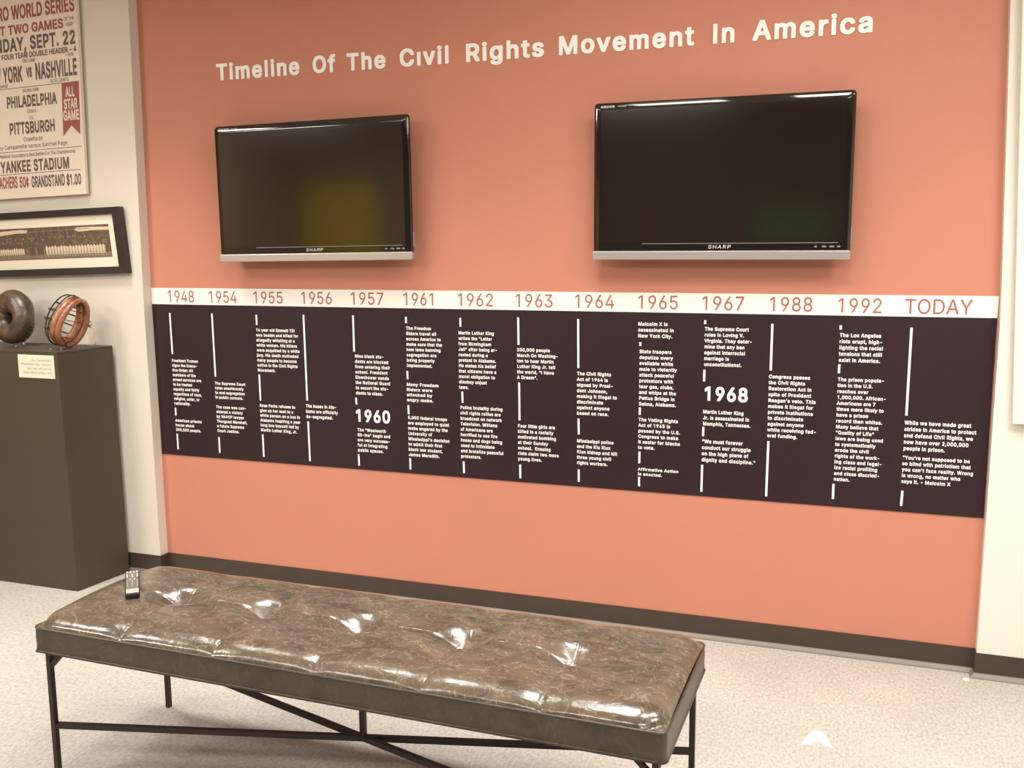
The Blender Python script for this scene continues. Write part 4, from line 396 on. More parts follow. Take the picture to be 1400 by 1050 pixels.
PARAGRAPHS = [
    (0.0976, 1.1193, 0.02454, 0.8, 'President Truman|signs the Execu-|tive Order: All|members of the|armed services are|to be treated|equally and fairly|regardless of race,|religion, color, or|nationality.'),
    (0.098, 0.8092, 0.02417, 0.841, 'American prisons|house about|200,000 people.'),
    (0.3512, 1.0129, 0.02368, 0.856, 'The Supreme Court|rules unanimously|to end segregation|in public schools.'),
    (0.3524, 0.892, 0.02435, 0.83, 'The case was con-|sidered a victory|by NAACP lawyer|Thurgood Marshall,|a future Supreme|Court Justice.'),
    (0.6078, 1.2871, 0.0248, 0.821, '14 year old Emmett Till|was beaten and killed for|allegedly whistling at a|white woman. His killers|were acquitted by a white|jury. His death motivated|many people to become|active in the Civil Rights|Movement.'),
    (0.6106, 0.9119, 0.02463, 0.818, 'Rosa Parks refuses to|give up her seat to a|white person on a bus in|Alabama inspiring a year|long bus boycott led by|Martin Luther King, Jr.'),
    (0.8731, 0.9218, 0.02621, 0.78, 'The buses in Ala-|bama are officially|de-segregated.'),
    (1.1502, 1.175, 0.02519, 0.845, 'Nine black stu-|dents are blocked|from entering their|school. President|Eisenhower sends|the National Guard|to escort the stu-|dents to class.'),
    (1.1521, 0.8202, 0.02466, 0.835, 'The "Woolworth|Sit-Ins" begin and|are very success-|ful at integrating|public spaces.'),
    (1.4212, 1.3137, 0.02478, 0.85, 'The Freedom|Riders travel all|across America to|make sure that the|new laws banning|segregation are|being properly|implemented.'),
    (1.418, 1.0507, 0.02418, 0.997, 'Many Freedom|Riders were|attacked by|angry mobs.'),
    (1.4207, 0.8937, 0.02528, 0.824, "5,000 federal troops|are employed to quiet|mobs angered by the|University of|Mississippi's decision|to admit their first|black law student,|James Meredith."),
    (1.6831, 1.2984, 0.02496, 0.815, 'Martin Luther King|writes the "Letter|from Birmingham|Jail" after being ar-|rested during a|protest in Alabama.|He states his belief|that citizens have a|moral obligation to|disobey unjust|laws.'),
    (1.6874, 0.9551, 0.02536, 0.798, 'Police brutality during|civil rights rallies are|broadcast on network|Television. Millions|of Americans are|horrified to see fire|hoses and dogs being|used to intimidate|and brutalize peaceful|protesters.'),
    (1.9647, 1.2293, 0.02473, 0.841, '200,000 people|March On Washing-|ton to hear Martin|Luther King Jr. tell|the world, "I Have|A Dream".'),
    (1.9667, 0.885, 0.02524, 0.812, 'Four little girls are|killed in a racially|motivated bombing|at their Sunday|school.  Ensuing|riots claim two more|young lives.'),
    (2.242, 1.1327, 0.02501, 0.847, 'The Civil Rights|Act of 1964 is|signed by Presi-|dent Johnson,|making it illegal to|discriminate|against anyone|based on race.'),
    (2.2431, 0.8334, 0.02464, 0.818, 'Mississippi police|and the Klu Klux|Klan kidnap and kill|three young civil|rights workers.'),
    (2.5114, 1.3558, 0.02541, 0.848, 'Malcolm X is|assassinated in|New York City.'),
    (2.5183, 1.238, 0.02511, 0.838, 'State troopers|deputize every|available white|male to violently|attack peaceful|protestors with|tear gas, clubs,|and whips at the|Pettus Bridge in|Selma, Alabama.'),
    (2.5171, 0.9433, 0.02444, 0.858, 'The Voting Rights|Act of 1965 is|passed by the U.S.|Congress to make|it easier for blacks|to vote.'),
    (2.5176, 0.7258, 0.02143, 0.986, 'Affirmative Action|is enacted.'),
    (2.7925, 1.3408, 0.02467, 0.814, 'The Supreme Court|rules in Loving V.|Virginia. They deter-|mine that any ban|against interracial|marriage is|unconstitutional.'),
    (2.7927, 0.9914, 0.02549, 0.773, 'Martin Luther King|Jr. is assassinated in|Memphis, Tennessee.'),
    (2.7908, 0.864, 0.02624, 0.799, '"We must forever|conduct our struggle|on the high plane of|dignity and discipline."'),
    (3.0573, 1.1511, 0.02459, 0.839, "Congress passes|the Civil Rights|Restoration Act in|spite of President|Reagan's veto. This|makes it illegal for|private institutions|to discriminate|against anyone|while receiving fed-|eral funding."),
    (3.3255, 1.3276, 0.02488, 0.816, 'The Los Angeles|riots erupt, high-|lighting the racial|tensions that still|exist in America.'),
    (3.3251, 1.1502, 0.02405, 0.815, 'The prison popula-|tion in the U.S.|reaches over|1,000,000. African-|Americans are 7|times more likely to|have a prison|record than whites.|Many believe that|"Quality of Life"|laws are being used|to systematically|erode the civil|rights of the work-|ing class and legal-|ize racial profiling|and class discrimi-|nation.'),
    (3.5817, 0.9876, 0.02567, 0.765, 'While we have made great|strides in America to protect|and defend Civil Rights, we|now have over 2,000,000|people in prison.'),
    (3.5804, 0.8477, 0.02408, 0.798, '"You\'re not supposed to be|so blind with patriotism that|you can\'t face reality. Wrong|is wrong, no matter who|says it. - Malcolm X'),
]
DIVIDERS = [(0.1005, 1.3728, 0.103, 1.1597), (0.1028, 0.8868, 0.1029, 0.8414), (0.1044, 0.7502, 0.1051, 0.6641), (0.3548, 1.3744, 0.3573, 1.053), (0.36, 0.7472, 0.3603, 0.6625), (0.6134, 1.3727, 0.6136, 1.3189), (0.6152, 1.0777, 0.6164, 0.9436), (0.62, 0.7769, 0.6212, 0.6591), (0.8786, 1.3773, 0.8819, 0.9562), (0.8826, 0.8572, 0.8849, 0.655), (1.1466, 1.3792, 1.1471, 1.2039), (1.1495, 0.9869, 1.1515, 0.9499), (1.1545, 0.7117, 1.1558, 0.6512), (1.4218, 1.3774, 1.422, 1.3437), (1.4228, 1.1251, 1.4239, 1.0824), (1.4241, 0.9631, 1.425, 0.9171), (1.4273, 0.7102, 1.428, 0.6517), (1.6933, 1.3776, 1.6936, 1.3336), (1.698, 1.0401, 1.6991, 0.9839), (1.7001, 0.7142, 1.7012, 0.6541), (1.9709, 1.3845, 1.972, 1.2585), (1.9738, 1.0933, 1.9747, 0.9179), (1.9763, 0.7181, 1.9769, 0.6507), (2.2466, 1.3824, 2.2481, 1.1641), (2.2496, 0.9445, 2.2508, 0.8694), (2.2512, 0.7152, 2.2514, 0.6546), (2.5214, 1.2891, 2.5216, 1.2694), (2.5229, 1.0076, 2.5224, 0.9711), (2.5234, 0.8132, 2.5231, 0.7577), (2.5228, 0.7011, 2.5234, 0.6555), (2.7938, 1.3878, 2.7934, 1.3678), (2.7947, 1.1805, 2.7941, 1.1275), (2.7954, 0.9379, 2.7946, 0.8939), (2.7936, 0.7738, 2.7926, 0.6526), (3.0643, 1.3785, 3.0635, 1.1833), (3.063, 0.8923, 3.0607, 0.6543), (3.3281, 1.378, 3.3281, 1.357), (3.329, 1.2217, 3.3279, 1.1819), (3.3249, 0.7319, 3.3248, 0.6646), (3.589, 1.3745, 3.5864, 1.0236), (3.5861, 0.7237, 3.584, 0.6577)]
YEARS = [(0.0911, 0.2614, 1.4241, '1948'), (0.3381, 0.5118, 1.4226, '1954'), (0.5971, 0.7754, 1.424, '1955'), (0.8656, 1.0448, 1.4272, '1956'), (1.1333, 1.3174, 1.4302, '1957'), (1.4077, 1.5806, 1.4311, '1961'), (1.6785, 1.8615, 1.4322, '1962'), (1.9551, 2.1394, 1.4312, '1963'), (2.2273, 2.4129, 1.4316, '1964'), (2.5053, 2.6872, 1.4304, '1965'), (2.7758, 2.9583, 1.428, '1967'), (3.048, 3.225, 1.4263, '1988'), (3.3109, 3.4851, 1.4208, '1992'), (3.562, 3.805, 1.419, 'TODAY')]
BIG_YEARS = [(1.1455, 1.3334, 0.867, '1960'), (2.7967, 2.9811, 1.0464, '1968')]
TITLE = [('Timeline', 0.45, 0.906), ('Of', 0.975, 1.093), ('The', 1.153, 1.349), ('Cıvil', 1.418, 1.661), ('Rights', 1.734, 2.094), ('Movement', 2.155, 2.724), ('In', 2.796, 2.888), ('America', 2.956, 3.402)]
POSTER_ROWS = [
    ('NEGRO WORLD SERIES', -0.6202, 0.8824, 0.0679, 0.567, 14, 'red'),
    ('FIRST TWO GAMES', -0.6191, 0.8107, 0.0458, 0.883, 13, 'red'),
    ('OF THE', -0.083, 0.8433, 0.0161, 0.813, 0, 'ink'),
    ('YEAR', -0.0709, 0.8155, 0.017, 0.726, 0, 'ink'),
    ('SUNDAY, SEPT. 22', -0.6231, 0.7289, 0.0663, 0.677, 30, 'ink'),
    ('FOUR TEAM DOUBLE HEADER - 4', -0.4956, 0.6923, 0.0265, 0.791, 12, 'ink'),
    ('FIRST GAME', -0.3599, 0.6686, 0.0162, 0.618, 0, 'ink'),
    ('1:30 PM', -0.0782, 0.6735, 0.015, 0.515, 0, 'ink'),
    ('NEW YORK', -0.6142, 0.5783, 0.0776, 0.41, 26, 'ink'),
    ('vs', -0.3394, 0.5944, 0.0649, 0.358, 20, 'ink'),
    ('NASHVILLE', -0.2818, 0.5801, 0.0809, 0.408, 26, 'ink'),
    ('ELITE GIANTS', -0.1873, 0.5563, 0.017, 0.739, 0, 'ink'),
    ('CUBANS', -0.5557, 0.5565, 0.0165, 0.954, 0, 'ink'),
    ('SECOND GAME', -0.3717, 0.525, 0.015, 0.697, 0, 'ink'),
    ('PHILADELPHIA', -0.4814, 0.4523, 0.0583, 0.542, 22, 'ink'),
    ('Stars', -0.3502, 0.4224, 0.019, 0.961, 6, 'ink'),
    ('VS.', -0.3392, 0.3884, 0.017, 0.873, 6, 'ink'),
    ('PITTSBURGH', -0.473, 0.3205, 0.0598, 0.543, 22, 'ink'),
    ('Crawfords', -0.3836, 0.282, 0.0218, 0.833, 6, 'ink'),
    ('Roy Campanella versus Satchel Page', -0.5695, 0.2492, 0.0199, 0.958, 8, 'ink'),
    ("National Association's Best Battles For The Championship", -0.548, 0.2068, 0.0179, 0.727, 6, 'ink'),
    ('YANKEE STADIUM', -0.5475, 0.1312, 0.0592, 0.584, 30, 'ink'),
    ('BLEACHERS', -0.6184, 0.0517, 0.0601, 0.35, 20, 'red'),
    ('50¢', -0.4288, 0.0516, 0.0559, 0.427, 14, 'red'),
    ('GRANDSTAND', -0.3489, 0.0485, 0.0577, 0.378, 20, 'ink'),
    ('$1.00', -0.1206, 0.0486, 0.0543, 0.42, 20, 'ink'),
    ('ALL', -0.0959, 0.48, 0.0468, 0.453, 26, 'paper'),
    ('STAR', -0.11, 0.421, 0.0499, 0.445, 26, 'paper'),
    ('GAME', -0.1177, 0.3656, 0.0501, 0.475, 26, 'paper'),
]


# ------------------------------------------------------------------ lettering
def parse_glyphs(src):
    out = {}
    for line in src.split('\n'):
        ch, rest = line[0], line[1:].split('|')
        loops = [[tuple(float(c) for c in q.split(',')) for q in l.split(' ')] for l in rest[1:]]
        out[ch] = (float(rest[0]), loops)
    out[' '] = (out[' '][0] if ' ' in out else 140.0, [])
    return out


BOOK = parse_glyphs(GLYPHS_BOOK)
BOLD = parse_glyphs(GLYPHS_BOLD)
FONT = BOOK


def shoelace(l):
    return sum(l[i - 1][0] * l[i][1] - l[i][0] * l[i - 1][1] for i in range(len(l))) / 2


def inside(p, l):
    r = False
    for i in range(len(l)):
        a, b = l[i - 1], l[i]
        if (a[1] > p[1]) != (b[1] > p[1]) and p[0] < (b[0] - a[0]) * (p[1] - a[1]) / (b[1] - a[1]) + a[0]:
            r = not r
    return r


_cache = {}


def glyph(ch, bold):
    key = (ch, bold >= 12)
    if key not in _cache:
        loops = (BOLD if bold >= 12 else BOOK)[ch][1]
        outers = [l for l in loops if shoelace(l) < 0]
        holes = [l for l in loops if shoelace(l) >= 0]
        parts = []
        for o in outers:
            grp = [o] + [h for h in holes if inside(h[0], o)]
            pts = [p for l in grp for p in l]
            tris = []
            for a, b, c in tessellate_polygon([[Vector((x, y, 0)) for x, y in l] for l in grp]):
                A, B, Cc = pts[a], pts[b], pts[c]
                ar = (B[0] - A[0]) * (Cc[1] - A[1]) - (Cc[0] - A[0]) * (B[1] - A[1])
                tris.append((a, b, c) if ar > 0 else (a, c, b))
            parts.append((pts, tris, grp))
        _cache[key] = parts
    return _cache[key]


def text_width(s, track=0.0):
    return (sum(FONT[c][0] + track for c in s) - track) / 509.0


def write(geo, s, x, z, cap, xs=1.0, bold=0.0, track=None, y=0.0, depth=0.0, fn=None, slant=0.0, mi=0):
    """one line of letters in the x-z plane facing -y; cap = capital height, z = baseline"""
    track = bold * 1.3 if track is None else track
    k = cap / 509.0
    if bold >= 12:                  # the heavy cut is a little taller than its capital height: bring it back
        k *= 0.905
        xs /= 0.905
        z += 25.0 * k
    for ch in s:
        adv = FONT[ch][0]
        for pts, tris, grp in glyph(ch, bold):
            put = lambda px, py, yy: (x + (px + slant * py) * k * xs, yy, z + py * k)
            vs = [put(px, py, y) for px, py in pts]
            geo.add([fn(v) for v in vs] if fn else vs, tris, mi)
            if depth:
                st = 0
                for l in grp:
                    n = len(l)
                    fr = [put(px, py, y) for px, py in l] + [put(px, py, y + depth) for px, py in l]
                    geo.add([fn(v) for v in fr] if fn else fr,
                            [(i, (i + 1) % n, (i + 1) % n + n, i + n) for i in range(n)], mi)
        x += (adv + track) * k * xs
    return x


# ------------------------------------------------------------------ room shell
LY, RY = -0.060, -0.045          # faces of the left and right wall, both a little in front of the timeline wall
XR = 3.885
g = Geo(); g.box(-3.2, 6.8, -6.8, 0.3, -0.1, 0.0); structure(g.build('floor', M['carpet']))
g = Geo(); g.box(-3.2, 6.8, -6.8, 0.3, CEIL, CEIL + 0.1); structure(g.build('ceiling', M['ceiling']))
g = Geo(); g.box(-0.25, 4.1, 0.0, 0.12, 0.0, CEIL); structure(g.build('wall_back', M['terracotta']))
# the two side pieces stand slightly proud; their edges are not perfectly plumb, as in the photo
g = Geo()
g.prism([(-3.1, 0.0), (0.0, 0.0), (-0.010, 1.45), (0.010, CEIL), (-3.1, CEIL)], LY, 0.0)
structure(g.build('wall_left', M['grey_wall']))
g = Geo()
g.prism([(6.7, 0.0), (6.7, CEIL), (3.842, CEIL), (3.893, 1.45), (3.884, 0.0)], RY, 0.0)
structure(g.build('wall_right', M['cream']))
g = Geo(); g.box(-3.2, -3.1, -6.7, 0.0, 0.0, CEIL); structure(g.build('wall_far_left', M['taupe']))
g = Geo(); g.box(6.7, 6.8, -6.7, 0.0, 0.0, CEIL); structure(g.build('wall_far_right', M['cream']))
g = Geo(); g.box(-0.9, 6.8, -6.8, -6.7, 0.0, CEIL); structure(g.build('wall_rear', M['rear']))
g = Geo(); g.box(-3.2, -0.9, -6.8, -6.7, 0.0, CEIL); structure(g.build('wall_rear_left', M['taupe']))
g = Geo(); g.box(-3.05, -2.05, -6.7, -6.66, 0.9, 2.45); structure(g.build('reflection_panel_1', M['olive'], bevel=0.01))  # unseen olive panel added so the left screen mirrors a yellow patch
g = Geo(); g.box(2.35, 3.05, -6.7, -6.66, 1.70, 2.05); structure(g.build('reflection_panel_2', M['green'], bevel=0.01))  # unseen green panel added to tint the right screen's reflection

# rubber cove base: flat face, then a toe that flares out onto the carpet
PROFILE = [(0.0, 0.1), (0.005, 0.1), (0.006, 0.02), (0.0085, 0.0155), (0.014, 0.011), (0.019, 0.004), (0.020, 0.0), (0.0, 0.0)]


def cove_base(name, path):
    """path: list of (x, y, outward-x, outward-y) corner stations"""
    g = Geo()
    n = len(PROFILE)
    vs = [(x + ox * d, y + oy * d, z) for x, y, ox, oy in path for d, z in PROFILE]
    for i in range(len(path) - 1):
        for k in range(n):
            l = (k + 1) % n
            g.f.append((i * n + k, (i + 1) * n + k, (i + 1) * n + l, i * n + l))
            g.mi.append(1 if k in (2, 3, 4, 5) else 0)
    g.f.append(tuple(range(n))); g.mi.append(0)
    g.f.append(tuple(reversed(range((len(path) - 1) * n, len(path) * n)))); g.mi.append(0)
    g.v = vs
    return structure(g.build(name, [M['rubber'], M['rubber_toe_sheen']]))


cove_base('baseboard_back', [(0.0, 0.0, 0, -1), (3.884, 0.0, 0, -1)])
cove_base('baseboard_left', [(-3.1, LY, 0, -1), (0.0, LY, 1, -1), (0.0, 0.0, 1, 0)])
cove_base('baseboard_right', [(3.884, 0.0, -1, 0), (3.884, RY, -1, -1), (6.7, RY, 0, -1)])

# ------------------------------------------------------------------ timeline banner on the terracotta wall
ban = empty('timeline_banner', 'long dark timeline banner with white year strip across the terracotta wall', 'banner', (0, -0.002, 0.6335))
Z0 = 0.6335


def b_xz(x, y, z):
    return (x, y, z - Z0)


g = Geo(); g.prism([(0.002, 0.0), (3.884, 0.0), (3.887, 1.413 - Z0), (-0.006, 1.413 - Z0)], -0.0015, 0.001)
g.build('panel', M['banner'], ban)
g = Geo(); g.prism([(-0.006, 1.413 - Z0), (3.887, 1.413 - Z0), (3.889, 1.4955 - Z0), (-0.007, 1.4955 - Z0)], -0.0018, 0.001)
strip = g.build('header_strip', M['strip'], ban)
strip['label'] = 'white strip carrying the years'
for xl, xr, zb, s in YEARS:
    g = Geo()
    bold = 5.0
    w = text_width(s, bold * 1.3)
    cap = 0.0565
    write(g, s, xl - 0.003, 1.4265 - Z0 + 0.25 * (zb - 1.4265), cap, (xr - xl) / (w * cap), bold, y=-0.0024)
    g.build('year', M['numeral'], strip)
for x, z, pitch, xs, txt in PARAGRAPHS:
    g = Geo()
    for i, line in enumerate(txt.split('|')):
        write(g, line, x, z - i * pitch - Z0, pitch * 0.62, xs, 27.0, 55.0, y=-0.0021)
    g.build('paragraph', M['letter'], ban)
for x0, z0, x1, z1 in DIVIDERS:
    g = Geo()
    h = 0.0045
    z0 -= 0.004
    g.prism([(x1 - h, z1 - Z0), (x1 + h, z1 - Z0), (x0 + h, z0 - Z0), (x0 - h, z0 - Z0)], -0.0021, 0.0)
    g.build('divider_line', M['letter'], ban)
for xl, xr, zb, s in BIG_YEARS:
    g = Geo()
    w = text_width(s, 40.0)
    write(g, s, xl - 0.004, zb - Z0, 0.0605, (xr - xl) / (w * 0.0605), 29.0, 40.0, y=-0.0021)
    g.build('year', M['letter'], ban)['label'] = 'bold white ' + s

# ------------------------------------------------------------------ title lettering
ttl = empty('wall_title', 'white raised title lettering across the top of the terracotta wall', 'lettering', (0.45, -0.0005, 2.488))
for word, xl, xr in TITLE:
    bold = 24.0
    cap = 0.0765
    xs = (xr - xl) / (text_width(word, 70.0) * cap)
    x = xl - 0.45
    for ch in word:
        g = Geo()
        nx = write(g, ch, x, 0.0, cap, xs, bold, 70.0, y=-0.004, depth=0.004)
        g.build('letter', M['letter'], ttl)
        x = nx

# ------------------------------------------------------------------ wall-mounted televisions
TW, TH = 1.0145, 0.632


def rounded_rect(x0, x1, z0, z1, r, n=6):
    pts = []
    for cx, cz, a0 in ((x0 + r, z0 + r, 180), (x1 - r, z0 + r, 270), (x1 - r, z1 - r, 0), (x0 + r, z1 - r, 90)):
        for i in range(n + 1):
            a = math.radians(a0 + 90 * i / n)
            pts.append((cx + r * math.cos(a), cz + r * math.sin(a)))
    return pts


def bezel_shell(g, x0, x1, z0, z1, y_front, y_back):
    """glossy one-piece front: rounded corners, soft shoulders along every edge, a shallow slab behind"""
    rings = []
    steps = [(0.030, 0.0), (0.0255, 0.0004), (0.021, 0.0011), (0.016, 0.0020), (0.011, 0.0031), (0.007, 0.0044), (0.0032, 0.0072), (0.0008, 0.0115), (0.0, 0.018)]
    for ins, dy in steps:
        rings.append([(x, y_front + dy, z) for x, z in rounded_rect(x0 + ins, x1 - ins, z0 + ins, z1 - ins, max(0.006, 0.016 - ins * 0.4))])
    rings.append([(x, y_back, z) for x, z in rounded_rect(x0 + 0.004, x1 - 0.004, z0 + 0.004, z1 - 0.004, 0.014)])
    rings.append([(x, -0.035, z) for x, z in rounded_rect(x0 + 0.075, x1 - 0.075, z0 + 0.05, z1 - 0.06, 0.014)])
    n = len(rings[0])
    vs = [p for r in rings for p in r]
    fs = [tuple(range(n))]
    for i in range(len(rings) - 1):
        for k in range(n):
            l = (k + 1) % n
            fs.append((i * n + k, (i + 1) * n + k, (i + 1) * n + l, i * n + l))
    fs.append(tuple(reversed(range((len(rings) - 1) * n, len(rings) * n))))
    g.add(vs, fs)


def television(x, z, roll, label, line_side):
    """origin at the bottom middle of the set, on the wall plane"""
    t = empty('television', label, 'television', (x, 0.0, z), group='wall-mounted televisions')
    t.rotation_euler = (0, roll, 0)
    F = -0.105
    hw = TW / 2
    g = Geo(); bezel_shell(g, -hw, hw, 0.0, TH, F, F + 0.026)
    g.build('bezel', M['gloss_black'], t, smooth=True)
    g = Geo(); g.box(-hw + 0.031, hw - 0.031, F - 0.0012, F + 0.004, 0.066, TH - 0.031)
    g.build('screen', M['screen'], t)
    g = Geo()
    g.prism(rounded_rect(-hw - 0.001, hw + 0.001, -0.002, 0.034, 0.008), F - 0.004, F + 0.022)
    bar = g.build('silver_trim', M['tv_silver'], t, bevel=0.004, seg=3)
    bar['label'] = 'silver strip along the bottom edge'
    g = Geo(); g.box(-0.30, hw - 0.045, F - 0.0022, F, 0.0615, 0.0645)
    g.build('chin_line', M['tv_dim'], t)
    g = Geo(); write(g, 'SHARP', -0.033, 0.0425, 0.0135, 1.25, 10, 95, y=F - 0.0016, slant=0.12)
    g.build('logo', M['tv_print'], t)
    g = Geo(); write(g, 'AQUOS', -hw + 0.030, TH - 0.0215, 0.0085, 1.25, 24, 60, y=F - 0.0002)
    write(g, 'AQUOS', -hw + 0.100, TH - 0.0200, 0.0060, 1.15, 10, 30, y=F - 0.0002)
    g.build('badge', M['tv_print'], t)
    for k, wd in enumerate((0.010, 0.016, 0.018, 0.012)):
        g = Geo()
        xx = hw - 0.132 + k * 0.028
        g.box(xx, xx + wd, F - 0.0016, F, 0.045, 0.052)
        g.build('indicator', M['tv_dim'], t)
    g = Geo(); g.box(-0.40, 0.40, -0.05, -0.022, 0.10, TH - 0.10)
    g.build('back_cover', M['tv_back'], t, bevel=0.01)
    g = Geo()
    g.box(-0.22, 0.22, -0.022, -0.014, 0.20, 0.44)
    g.box(-0.30, 0.30, -0.014, -0.001, 0.24, 0.29)
    g.box(-0.30, 0.30, -0.014, -0.001, 0.36, 0.41)
    g.build('wall_bracket', M['iron'], t)
    g = Geo(); g.box(hw - 0.0015, hw + 0.002, F + 0.016, F + 0.024, 0.055, 0.12)
    g.build('side_port_cover', M['tv_silver'], t)
    return t


television(1.0015, 1.634, -0.010, 'left black television showing dim olive reflection, above 1954 to 1961', 1)
television(2.845, 1.637, 0.001, 'right black television with bright reflection along top bezel, above 1963 to 1988', 1)

# ------------------------------------------------------------------ poster on the left wall
POX, POZ = -0.2974, 1.9684
E1 = (math.cos(0.027), math.sin(0.027))
E2 = (0.02, 1.0)
pos = empty('event_poster', 'tall cream baseball event poster with black and red lettering on left wall', 'poster', (POX, LY, POZ))


def p_at(p):
    u, y, v = p
    return (u * E1[0] + v * E2[0], y, u * E1[1] + v * E2[1])


PW, PH, PF = 0.672, 1.02, -0.030
g = Geo()
g.box(-PW, 0.0, PF, -0.012, 0.0, PH)
turn(g, p_at).build('board', M['paper'], pos)
g = Geo(); g.box(-PW + 0.06, -0.06, -0.012, 0.0, 0.06, PH - 0.06)
turn(g, p_at).build('batten', M['frame'], pos)
g = Geo()
rb = [(-0.1254, 0.2907), (-0.0698, 0.3404), (-0.0172, 0.2932), (-0.0101, 0.5510), (-0.1184, 0.5500)]
g.prism(rb, PF - 0.0006, PF)
turn(g, p_at).build('ribbon_banner', M['red_ink'], pos)
RED = ('NEGRO WORLD SERIES', 'FIRST TWO GAMES', 'BLEACHERS', '50\u00a2')
for s, ul, v, cap, xs, bold, col in POSTER_ROWS:
    g = Geo()
    mt = M['red_ink'] if col == 'red' else (M['paper'] if col == 'paper' else M['ink'])
    write(g, s, ul, v, cap, xs, float(bold), bold * 1.2, y=PF - (0.0012 if col == 'paper' else 0.0008), fn=p_at)
    g.build('text_line', mt, pos)
for (ua, ub, vv) in ((-0.66, -0.1184, 0.5497), (-0.66, -0.0113, 0.2348), (-0.66, -0.0288, 0.1222)):
    g = Geo(); g.box(ua, ub, PF - 0.0006, PF, vv - 0.0014, vv + 0.0014)
    turn(g, p_at).build('rule', M['ink'], pos)

# ------------------------------------------------------------------ framed panoramic photograph
FR_O = Vector((-0.0702, LY, 1.5708))
fro = empty('framed_photograph', 'wide dark-framed sepia team photograph hanging slightly crooked on left wall', 'picture', FR_O)
fa = 0.0275


def f_at(p):
    u, y, v = p
    y = y - 0.010 * v / 0.33
    return (u * math.cos(fa) - v * 0.066, y, u * math.sin(fa) + v)


FWD, FHT, FB = 1.06, 0.331, 0.042
F0 = -0.033
g = Geo()
o_, i_ = [(-FWD, 0), (0, 0), (0, FHT), (-FWD, FHT)], [(-FWD + FB, FB - 0.006), (-FB - 0.008, FB - 0.006), (-FB - 0.008, FHT - FB + 0.008), (-FWD + FB, FHT - FB + 0.008)]
for k in range(4):
    l = (k + 1) % 4
    a, b, c, d = o_[k], o_[l], i_[l], i_[k]
    vs = [(a[0], F0, a[1]), (b[0], F0, b[1]), (c[0], F0 + 0.003, c[1]), (d[0], F0 + 0.003, d[1]),
          (a[0], 0, a[1]), (b[0], 0, b[1]), (c[0], -0.006, c[1]), (d[0], -0.006, d[1])]
    g.add(vs, [(0, 1, 2, 3), (4, 7, 6, 5), (0, 4, 5, 1), (2, 6, 7, 3)])
turn(g, f_at).build('frame', M['frame'], fro)
g = Geo(); g.box(-FWD + 0.03, -0.03, -0.016, -0.008, 0.03, FHT - 0.03)
turn(g, f_at).build('mat_board', M['mat_board'], fro)
# the print: grandstand, crowd, two rows of players, roofs and posts, all one printed sheet
g = Geo()
PX0, PX1, PZ0, PZ1 = -0.965, -0.093, 0.085, 0.249
yy = -0.0165
g.box(PX0, PX1, yy, -0.012, PZ0, PZ1, 0)
lay = [0.0]


def patch(pts, mi, lift=0.0004):
    g.add([(u, yy - lift, v) for u, v in pts], [tuple(range(len(pts)))], mi)


def rect(u0, u1, v0, v1, mi, lift=0.0004):
    patch([(u0, v0), (u1, v0), (u1, v1), (u0, v1)], mi, lift)


rect(PX0, PX1, 0.085, 0.112, 1, 0.0002)
for k in range(420):                                   # crowd in the stand
    u = rnd.uniform(PX0, PX1 - 0.004); v = rnd.uniform(0.158, 0.198)
    s = rnd.uniform(0.0015, 0.0032)
    rect(u, u + s, v, v + s * 1.3, 2 if rnd.random() < 0.35 else 1, 0.0003)
for k in range(8):                                     # posts of the stand
    u = -0.62 + k * 0.052
    rect(u, u + 0.003, 0.195, 0.247, 1, 0.0003)
patch([(-0.62, 0.224), (-0.21, 0.232), (-0.21, 0.235), (-0.62, 0.228)], 1)
patch([(PX0, 0.196), (-0.80, 0.214), (-0.70, 0.223), (-0.625, 0.222), (-0.62, 0.238), (-0.66, 0.241), (-0.78, 0.237), (PX0, 0.222)], 2)
patch([(-0.312, 0.228), (-0.285, 0.218), (-0.20, 0.222), (PX1, 0.221), (PX1, 0.236), (-0.20, 0.240), (-0.295, 0.240)], 2)


def player(u, w, v0, v1, mi):
    h = v1 - v0
    patch([(u + w * 0.12, v0), (u + w * 0.42, v0), (u + w * 0.5, v0 + h * 0.4), (u + w * 0.58, v0), (u + w * 0.88, v0),
           (u + w * 0.98, v0 + h * 0.85), (u + w * 0.7, v0 + h), (u + w * 0.3, v0 + h), (u + w * 0.02, v0 + h * 0.85)], mi, 0.0005)
    rect(u + w * 0.33, u + w * 0.67, v1, v1 + h * 0.16, 1, 0.0005)


for k in range(20):
    player(-0.515 + k * 0.0193, 0.0178, 0.106 + 0.002 * rnd.random(), 0.147 + 0.006 * rnd.random(), 2)
for k in range(20):
    player(-0.955 + k * 0.0150, 0.0140, 0.112, 0.142 + 0.005 * rnd.random(), 2)
for k in range(9):
    player(-0.640 + k * 0.0138, 0.0122, 0.104, 0.146, 1 if k % 4 == 0 else 0)
for k in range(46):
    u = -0.53 + k * 0.0089
    rect(u, u + 0.004, 0.0985, 0.1025, 2 if k % 2 else 0, 0.0005)
rect(PX0, PX1, 0.0895, 0.0915, 0, 0.0005)
turn(g, f_at).build('photograph', [M['sepia'], M['sepia_mid'], M['sepia_light']], fro)

